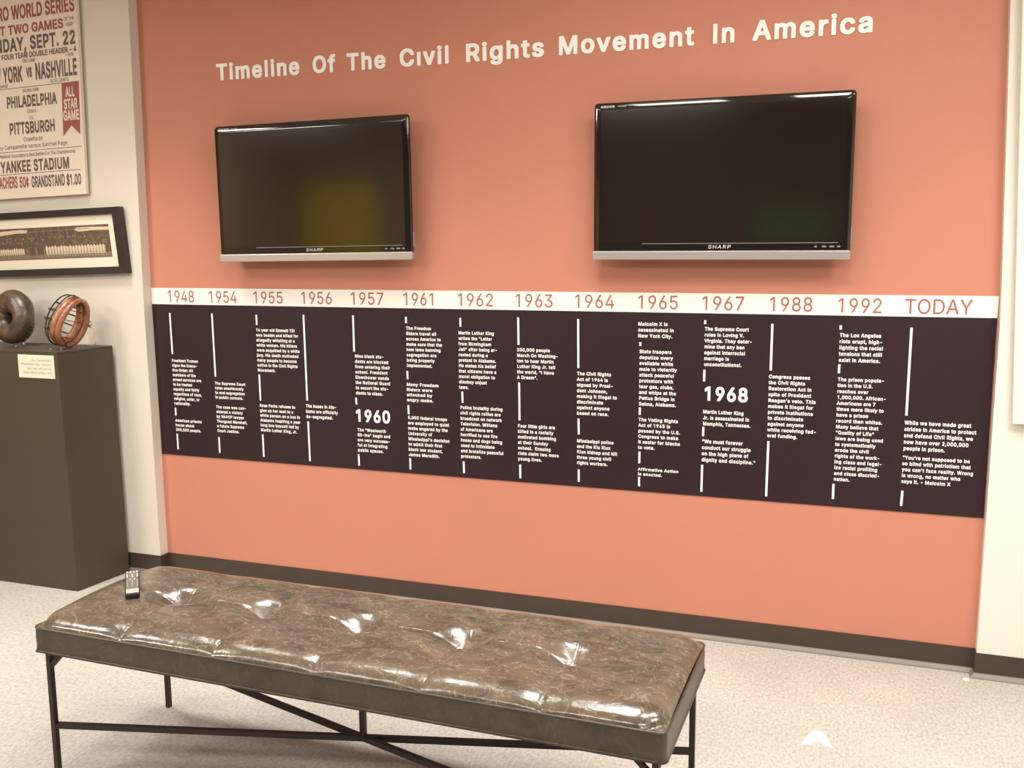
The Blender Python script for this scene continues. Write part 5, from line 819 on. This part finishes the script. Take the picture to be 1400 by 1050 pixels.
# ------------------------------------------------------------------ pedestal with its exhibits
PZ = 1.203
PEDF = -0.409
ped = empty('display_pedestal', 'tall dark olive-brown display pedestal standing against the left wall', 'pedestal', (-0.60, -0.25, 0))
g = Geo()
vx = lambda x: x + 0.60
vy = lambda y: y + 0.25
top = [(-1.05, PEDF), (-0.246, PEDF), (-0.2035, -0.082), (-1.05, -0.082)]
bot = [(-1.05, PEDF), (-0.224, PEDF), (-0.1875, -0.082), (-1.05, -0.082)]
vs = [(vx(x), vy(y), 0) for x, y in bot] + [(vx(x), vy(y), PZ - 0.012) for x, y in top]
g.add(vs, [(3, 2, 1, 0), (4, 5, 6, 7), (0, 1, 5, 4), (1, 2, 6, 5), (2, 3, 7, 6), (3, 0, 4, 7)])
g.build('body', M['pedestal'], ped, bevel=0.002)
g = Geo()
vs = [(vx(x), vy(y), PZ - 0.012) for x, y in top] + [(vx(x), vy(y), PZ) for x, y in top]
g.add(vs, [(3, 2, 1, 0), (4, 5, 6, 7), (0, 1, 5, 4), (1, 2, 6, 5), (2, 3, 7, 6), (3, 0, 4, 7)])
g.build('top_panel', M['pedestal'], ped, bevel=0.002)

card = empty('exhibit_card', 'small cream caption card with four printed lines on pedestal front', 'card', (-0.266, PEDF - 0.0005, 1.071))
g = Geo(); g.box(-0.223, 0.0, -0.003, 0.0, 0.0, 0.113)
g.build('card_face', M['card'], card)
for k, s in enumerate(("Roy Campanella's", "Philadelphia Stars catcher's", "mask and mitt from the", "Negro World Series, 1940")):
    g = Geo()
    cap = 0.0105
    w = text_width(s, 12) * cap * 0.98
    write(g, s, -0.014 - w, 0.083 - k * 0.0205, cap, 0.98, 4, 12, y=-0.0034)
    g.build('text_line', M['card_ink'], card)


# catcher's mitt: a fat leather ring with a laced-in pocket
def basis(normal, up=(0, 0, 1)):
    n = Vector(normal).normalized()
    s = Vector(up).cross(n).normalized()
    return s, n.cross(s), n


MC = Vector((-0.690, -0.235, 1.3475))
mitt = empty('catchers_mitt', 'round old brown leather mitt at left end of pedestal top', 'baseball mitt', (MC.x, MC.y, PZ))
S_, U_, N_ = basis((-0.12, -0.99, 0.12))
mo = MC - Vector((MC.x, MC.y, PZ))


def mw(a, b, c):
    return mo + S_ * a + U_ * b + N_ * c


g = Geo()
NA, NB = 56, 20
for i in range(NA):
    th = 2 * math.pi * i / NA                       # 0 = right side seen from the front
    gap = math.exp(-((th - 2.35) / 0.22) ** 2)      # crotch between thumb and fingers, upper left
    R = 0.083 + 0.004 * math.cos(th)
    r = (0.056 + 0.006 * math.sin(th - 0.9)) * (1 - 0.30 * gap)
    for k in range(NB):
        ph = 2 * math.pi * k / NB
        wob = 1 + 0.025 * math.sin(5 * th + 2 * ph)
        g.v.append(tuple(mw((R + r * math.cos(ph) * wob) * math.cos(th) * 0.96, (R + r * math.cos(ph) * wob) * math.sin(th) * 1.0, r * 1.05 * math.sin(ph) * wob)))
for i in range(NA):
    j = (i + 1) % NA
    for k in range(NB):
        l = (k + 1) % NB
        g.f.append((i * NB + k, j * NB + k, j * NB + l, i * NB + l)); g.mi.append(0)
g.build('padded_ring', M['mitt'], mitt, smooth=True)
g = Geo()
rings = [(0.0, -0.030), (0.02, -0.030), (0.04, -0.026), (0.055, -0.018), (0.068, -0.012), (0.075, -0.022), (0.060, -0.04), (0.0, -0.045)]
n = 32
for r, c in rings:
    for k in range(n):
        a = 2 * math.pi * k / n
        g.v.append(tuple(mw(max(r, 0.0005) * math.cos(a), max(r, 0.0005) * math.sin(a), c)))
for i in range(len(rings) - 1):
    for k in range(n):
        l = (k + 1) % n
        g.f.append((i * n + k, i * n + l, (i + 1) * n + l, (i + 1) * n + k)); g.mi.append(0)
g.build('pocket', M['mitt_dark'], mitt, smooth=True)
for k in range(7):                                     # lacing along the lower right rim
    a = math.radians(-62 + k * 8)
    g = Geo()
    R1 = 0.083 + 0.056
    pts = []
    for q in range(7):
        ph = math.radians(-65 + q * 21)
        pts.append(mw((0.083 + 0.0575 * math.cos(ph)) * math.cos(a) * 0.97, (0.083 + 0.0575 * math.cos(ph)) * math.sin(a), 0.060 * math.sin(ph)))
    g.tube(pts[:4], 0.0022, 6)
    g.build('lace', M['lace'], mitt, smooth=True)
g = Geo()
g.tube([mw(-0.055 + 0.011 * math.cos(t), 0.018 + 0.009 * math.sin(t), 0.050) for t in [2 * math.pi * q / 10 for q in range(10)]], 0.0028, 6, closed=True)
g.build('buckle', M['metal'], mitt, smooth=True)
g = Geo()
g.tube([mw(-0.085, -0.01, 0.056), mw(-0.07, 0.012, 0.055), mw(-0.045, 0.024, 0.046), mw(-0.02, 0.015, 0.0)], 0.006, 6, ry=0.003)
g.build('strap', M['lace'], mitt, smooth=True)

# catcher's mask: oval padded ring with a wire cage
KC = Vector((-0.300, -0.255, 1.335))
mask = empty('catchers_mask', 'old tan leather padded mask with dark wire cage on pedestal corner', 'catcher mask', (KC.x, KC.y, PZ))
S2, U2, N2 = basis((-0.95, -0.06, 0.30), (0.32, 0.30, 1))
ko = KC - Vector((KC.x, KC.y, PZ))


def kw(a, b, c):
    return ko + S2 * a + U2 * b + N2 * c


AX, BX = 0.083, 0.108


def oval(t, da=0.0, c=0.0):
    return kw((AX + da) * math.cos(t) * (1 - 0.10 * math.sin(t)), (BX + da) * math.sin(t), c)


def arc(t0, t1, da, c, n=24):
    return [oval(math.radians(t0 + (t1 - t0) * i / n), da, c) for i in range(n + 1)]


def swell(n, r0):
    return [r0 * (0.80 + 0.20 * math.sin(math.pi * i / n)) for i in range(n + 1)]


for name, t0, t1, mt in (('cheek_pad', -78, 62, 'pad'), ('cheek_pad', 118, 258, 'pad'), ('brow_pad', 64, 116, 'pad_dark'), ('chin_pad', 262, 278, 'pad_dark')):
    g = Geo()
    g.tube(arc(t0, t1, 0.0, 0.012), swell(24, 0.0235), 12)
    g.build(name, M[mt], mask, smooth=True)
for name, t0, t1 in (('rear_pad', -80, 84), ('rear_pad', 96, 262)):
    g = Geo()
    g.tube(arc(t0, t1, 0.010, -0.020), swell(24, 0.015), 12)
    g.build(name, M['pad'], mask, smooth=True)
g = Geo(); g.tube(arc(0, 360, 0.022, 0.030, 40)[:-1], 0.0035, 6, closed=True)
g.build('rim_wire', M['wire'], mask, smooth=True)
for b, bulge in ((0.070, 0.060), (0.030, 0.080), (-0.020, 0.084), (-0.065, 0.068)):
    g = Geo()
    hw_ = (AX + 0.02) * math.sqrt(max(0.05, 1 - (b / (BX + 0.022)) ** 2))
    g.tube([kw(hw_ * math.cos(t), b, 0.030 + bulge * math.sin(t)) for t in [math.pi * q / 14 for q in range(15)]], 0.0036, 6)
    g.build('cage_bar', M['wire'], mask, smooth=True)
for a in (-0.028, 0.028):
    g = Geo()
    g.tube([kw(a, (BX + 0.018) * math.cos(t), 0.030 + 0.080 * math.sin(t)) for t in [math.pi * q / 16 for q in range(17)]], 0.0036, 6)
    g.build('cage_bar', M['wire'], mask, smooth=True)
for bb in (0.085, 0.062, 0.010, -0.075):               # wires lacing the pads to the cage
    g = Geo()
    hw_ = AX * math.sqrt(max(0.05, 1 - (bb / BX) ** 2))
    g.tube([kw(-hw_ - 0.02, bb, 0.0), kw(-hw_ * 0.5, bb - 0.004, -0.006), kw(hw_ * 0.5, bb - 0.006, -0.006), kw(hw_ + 0.02, bb, 0.0)], 0.0018, 6)
    g.build('tie_wire', M['wire'], mask, smooth=True)
g = Geo()
for t_ in (0.0,):
    c0 = oval(math.radians(172), 0.022, -0.030)
    g.tube([c0 + Vector((0.0, 0.0, -0.012)), c0 + Vector((0.008, -0.002, 0.0)), c0 + Vector((0.004, 0.0, 0.012))], [0.008, 0.012, 0.008], 10)
g.build('snap_stud', M['metal'], mask, smooth=True)
c0 = oval(math.radians(178), 0.028, -0.034)
g = Geo()
g.tube([c0, c0 + Vector((0.012, 0.002, -0.010)), c0 + Vector((0.018, 0.004, -0.035)), c0 + Vector((0.020, 0.004, -0.070)), Vector((c0.x + 0.024, c0.y + 0.004, 0.012)), Vector((c0.x + 0.012, c0.y - 0.004, 0.004)), Vector((c0.x - 0.02, c0.y - 0.02, 0.005))], 0.0065, 6, ry=0.002)
g.build('head_strap', M['strap'], mask, smooth=True)

for k, (x, y, h, lb) in enumerate(((-0.3665, -0.325, 0.014, 'small clear peg left of the wire mask'), (-0.2900, -0.335, 0.012, 'small clear peg under right side of the mask'),
                               (-0.640, -0.272, 0.016, 'small clear peg under front of the round mitt'), (-0.705, -0.165, 0.020, 'small clear peg under back of the round mitt'))):
    g = Geo()
    g.tube([(0, 0, 0), (0, 0, h * 0.5), (0, 0, h)], [0.006, 0.005, 0.006], 12)
    o = g.build('display_peg', M['acrylic'], None, smooth=True)
    o.location = (x, y, PZ)
    tag(o, lb, 'peg', 'clear display pegs on the pedestal')

# ------------------------------------------------------------------ bench
BL_, BW_ = 2.005, 0.582
BH, BB = 0.520, 0.442
bench = empty('tufted_bench', 'long brown tufted leather bench on thin dark iron legs', 'bench', (1.992, -1.557, 0), math.radians(-1.0))
hx, hy = BL_ / 2, BW_ / 2
BUT = [-0.665 + 0.3355 * k for k in range(5)]


def cone(t):
    """a straight-sided tuft with a rounded rim, zero well outside"""
    if t > 1.35:
        return 0.0
    if t < 0.65:
        return 1.0 - t
    return (1.35 - t) ** 2 / 1.4


def cushion_height(x, y):
    d = min(hx - abs(x), hy - abs(y))
    # rounded shoulder, corner-aware
    dx, dy = max(0.0, 0.085 - (hx - abs(x))), max(0.0, 0.085 - (hy - abs(y)))
    q = min(1.0, math.hypot(dx, dy) / 0.085)
    h = 0.036 * math.sqrt(max(0.0, 1 - q * q))
    h += 0.014 * max(0.0, 1 - (y / hy) ** 2)
    fade = max(0.0, min(1.0, d / 0.06))
    for bx in BUT:
        r = math.hypot((x - bx) * 0.85, y)
        h -= 0.050 * cone(r / 0.082)
        h -= 0.0060 * math.exp(-(abs(x - bx) / 0.006) ** 1.2) * (0.35 + 0.65 * abs(y) / hy) * min(1, fade + 0.35)
        h -= 0.0060 * math.exp(-((x - bx) / 0.045) ** 2) * (0.4 + 0.6 * abs(y) / hy)
    lx = max(0.0, abs(x) - 0.80)
    lf = max(0.0, 1 - lx / 0.17)
    h -= 0.0075 * math.exp(-(abs(y) / 0.007) ** 1.2) * lf
    h -= 0.0060 * math.exp(-(y / 0.05) ** 2) * lf
    return max(h, -0.004)


g = Geo()
NX, NY = 300, 90


def warp(t):                                           # denser towards the rims
    return math.sin(t * math.pi / 2) * 0.55 + t * 0.45


xs_ = [hx * warp(-1 + 2 * i / NX) for i in range(NX + 1)]
ys_ = [hy * warp(-1 + 2 * j / NY) for j in range(NY + 1)]


def round_corner(x, y):
    c = 0.022
    ex, ey = abs(x) - (hx - c), abs(y) - (hy - c)
    if ex > 0 and ey > 0:
        L = math.hypot(ex, ey)
        mx_ = max(ex, ey)
        k = mx_ / L if L > 0 else 1
        return math.copysign(hx - c + ex * k, x), math.copysign(hy - c + ey * k, y)
    return x, y


for y in ys_:
    for x in xs_:
        X, Y = round_corner(x, y)
        g.v.append((X, Y, BH + cushion_height(x, y)))
for j in range(NY):
    for i in range(NX):
        a = j * (NX + 1) + i
        g.f.append((a, a + 1, a + NX + 2, a + NX + 1)); g.mi.append(0)
rim = [(x, -hy) for x in xs_] + [(hx, y) for y in ys_[1:]] + [(x, hy) for x in reversed(xs_[:-1])] + [(-hx, y) for y in reversed(ys_[1:-1])]
rim = [round_corner(*p) for p in rim]
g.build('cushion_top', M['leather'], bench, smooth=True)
g = Geo()
n = len(rim)
lev = [(0.0, 0.001), (-0.008, -0.002), (-0.030, 0.003), (-0.055, 0.002), (-0.072, -0.003), (BB - BH, -0.006)]
for dz, dout in lev:
    for x, y in rim:
        g.v.append((x + math.copysign(dout, x) * (abs(x) > hx - 0.03), y + math.copysign(dout, y) * (abs(y) > hy - 0.03), BH + dz))
for i in range(len(lev) - 1):
    for k in range(n):
        l = (k + 1) % n
        g.f.append((i * n + k, (i + 1) * n + k, (i + 1) * n + l, i * n + l)); g.mi.append(0)
g.f.append(tuple(reversed(range((len(lev) - 1) * n, len(lev) * n)))); g.mi.append(0)
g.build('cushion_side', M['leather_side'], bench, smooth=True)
for zz, nm in ((BH - 0.0005, 'top_piping'), (BB + 0.003, 'bottom_piping')):
    g = Geo()
    pts = [(x * 1.0005, y * 1.001, zz) for x, y in rim]
    g.tube(pts, 0.0042, 8, closed=True)
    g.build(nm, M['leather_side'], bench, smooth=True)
for bx in BUT:
    g = Geo()
    z0 = BH + cushion_height(bx, 0.0) + 0.001
    prof = [(0.0003, 0.0045), (0.004, 0.0042), (0.008, 0.0028), (0.010, 0.0), (0.010, -0.004)]
    n = 16
    for r, dz in prof:
        for k in range(n):
            a = 2 * math.pi * k / n
            g.v.append((bx + r * math.cos(a), r * math.sin(a), z0 + dz))
    for i in range(len(prof) - 1):
        for k in range(n):
            l = (k + 1) % n
            g.f.append((i * n + k, (i + 1) * n + k, (i + 1) * n + l, i * n + l)); g.mi.append(0)
    g.build('tuft_button', M['leather'], bench, smooth=True)

LX, LYB, LW = hx - 0.028, hy - 0.028, 0.0085
SZ = 0.185
for sx in (-1, 1):
    for sy in (-1, 1):
        g = Geo()
        g.tube([(sx * LX, sy * LYB, 0.0), (sx * LX, sy * LYB, BB + 0.004)], LW, square=True)
        turn(g, lambda p: p)
        leg = g.build('leg', M['iron'], bench, bevel=0.0015)
        for ax in ((-sx, 0), (0, -sy)):
            g = Geo()
            g.tube([(sx * LX, sy * LYB, BB - 0.062), (sx * LX + ax[0] * 0.060, sy * LYB + ax[1] * 0.060, BB - 0.002)], LW * 0.8, square=True)
            g.build('corner_brace', M['iron'], leg)
for s in (-1, 1):
    g = Geo()
    g.tube([(-LX, s * -LYB, SZ), (LX, s * LYB, SZ)], LW * (1.0 if s > 0 else 0.97), square=True)
    g.build('cross_stretcher', M['iron'], bench)
g = Geo(); g.tube([(0, 0, SZ), (0, 0, BB)], LW, square=True)
g.build('centre_post', M['iron'], bench)
g = Geo()
for s in (-1, 1):
    g.box(-LX, LX, s * LYB - 0.008, s * LYB + 0.008, BB - 0.006, BB + 0.004)
    g.box(s * LX - 0.008, s * LX + 0.008, -LYB, LYB, BB - 0.006, BB + 0.004)
g.build('seat_rail', M['iron'], bench)

# ------------------------------------------------------------------ remote control on the bench
RA = Vector((1.048, -1.452)); RB = Vector((1.205, -1.634))
rc = (RA + RB) / 2
ax_ = (RA - RB)
rl = ax_.length
rz = math.atan2(ax_.y, ax_.x) - math.pi / 2
bl = Matrix.Rotation(math.radians(1.0), 3, 'Z') @ Vector((rc.x - 1.992, rc.y + 1.557, 0))
hz = max(cushion_height(bl.x, bl.y), max(cushion_height(bl.x + dx, bl.y + dy) for dx in (-0.05, 0, 0.05) for dy in (-0.06, 0, 0.06))) + BH
rem = empty('remote_control', 'slim grey remote control lying on left end of the leather bench', 'remote control', (rc.x, rc.y, hz), rz)
g = Geo(); g.box(-0.0225, 0.0225, -rl / 2, rl / 2, 0.0, 0.018)
g.build('body', M['remote_dark'], rem, bevel=0.006, seg=3)
g = Geo(); g.box(-0.0195, 0.0195, -rl / 2 + 0.006, rl / 2 - 0.004, 0.016, 0.0195)
g.build('face_plate', M['remote_top'], rem, bevel=0.001)
g = Geo(); g.box(-0.0195, 0.0195, -rl / 2 + 0.007, -rl / 2 + 0.045, 0.0185, 0.0203)
g.build('silver_panel', M['remote_silver'], rem, bevel=0.0006)
for row, (yy_, n_, w_, h_) in enumerate(((rl / 2 - 0.018, 4, 0.0075, 0.010), (rl / 2 - 0.048, 3, 0.0075, 0.009), (rl / 2 - 0.068, 3, 0.0075, 0.009),
                                      (rl / 2 - 0.096, 2, 0.006, 0.009), (rl / 2 - 0.118, 3, 0.006, 0.007), (rl / 2 - 0.140, 3, 0.006, 0.007), (rl / 2 - 0.162, 3, 0.006, 0.007))):
    for k in range(n_):
        xk = (k - (n_ - 1) / 2) * (0.032 / max(2, n_ - 1) if n_ > 2 else 0.013)
        g = Geo(); g.box(xk - w_ / 2 + 0.001, xk + w_ / 2 - 0.001, yy_ - h_ / 2, yy_ + h_ / 2, 0.019, 0.0212)
        g.build('button', M['remote_key'] if row < 4 else M['remote_silver'], rem)

# ------------------------------------------------------------------ white patches on the carpet, panel on the right wall
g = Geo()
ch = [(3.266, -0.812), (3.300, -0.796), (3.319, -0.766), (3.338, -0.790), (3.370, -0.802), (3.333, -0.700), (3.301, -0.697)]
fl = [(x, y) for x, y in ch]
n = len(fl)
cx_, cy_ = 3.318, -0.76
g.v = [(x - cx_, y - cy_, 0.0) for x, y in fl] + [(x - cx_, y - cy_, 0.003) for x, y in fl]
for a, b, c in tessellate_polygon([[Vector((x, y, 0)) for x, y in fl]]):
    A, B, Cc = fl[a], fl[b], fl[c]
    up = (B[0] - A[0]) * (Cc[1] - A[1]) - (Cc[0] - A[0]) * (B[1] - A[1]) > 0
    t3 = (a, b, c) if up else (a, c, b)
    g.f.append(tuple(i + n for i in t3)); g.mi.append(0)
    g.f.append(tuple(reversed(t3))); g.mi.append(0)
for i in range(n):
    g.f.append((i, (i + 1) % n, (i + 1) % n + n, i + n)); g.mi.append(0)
o = g.build('floor_chevron', M['white_patch'])  # thin white chevron shape laid flat on the carpet
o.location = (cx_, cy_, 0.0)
tag(o, 'white chevron-shaped patch on the beige carpet', 'floor marker')
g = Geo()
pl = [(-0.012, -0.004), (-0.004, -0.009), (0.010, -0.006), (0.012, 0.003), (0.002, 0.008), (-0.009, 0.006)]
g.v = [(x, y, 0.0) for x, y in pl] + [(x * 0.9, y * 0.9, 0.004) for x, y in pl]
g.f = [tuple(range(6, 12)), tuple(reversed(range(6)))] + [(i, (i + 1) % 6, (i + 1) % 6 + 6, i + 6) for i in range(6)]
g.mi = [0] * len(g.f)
o = g.build('carpet_fleck', M['white_patch'])  # small raised white patch on the carpet
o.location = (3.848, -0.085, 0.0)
tag(o, 'tiny white scrap on the carpet beside the right baseboard corner', 'fleck')

pn = empty('wall_panel', 'tall ivory panel mounted on the cream wall at far right', 'panel', (3.952, RY, 1.023))
pn.rotation_euler = (0, math.radians(-2.2), 0)
g = Geo(); g.box(0.0, 0.80, -0.036, -0.014, 0.0, 1.78)
g.build('panel_face', M['panel'], pn, bevel=0.002)
g = Geo(); g.box(0.10, 0.70, -0.014, 0.004, 0.10, 1.68)
g.build('standoff', M['panel'], pn)
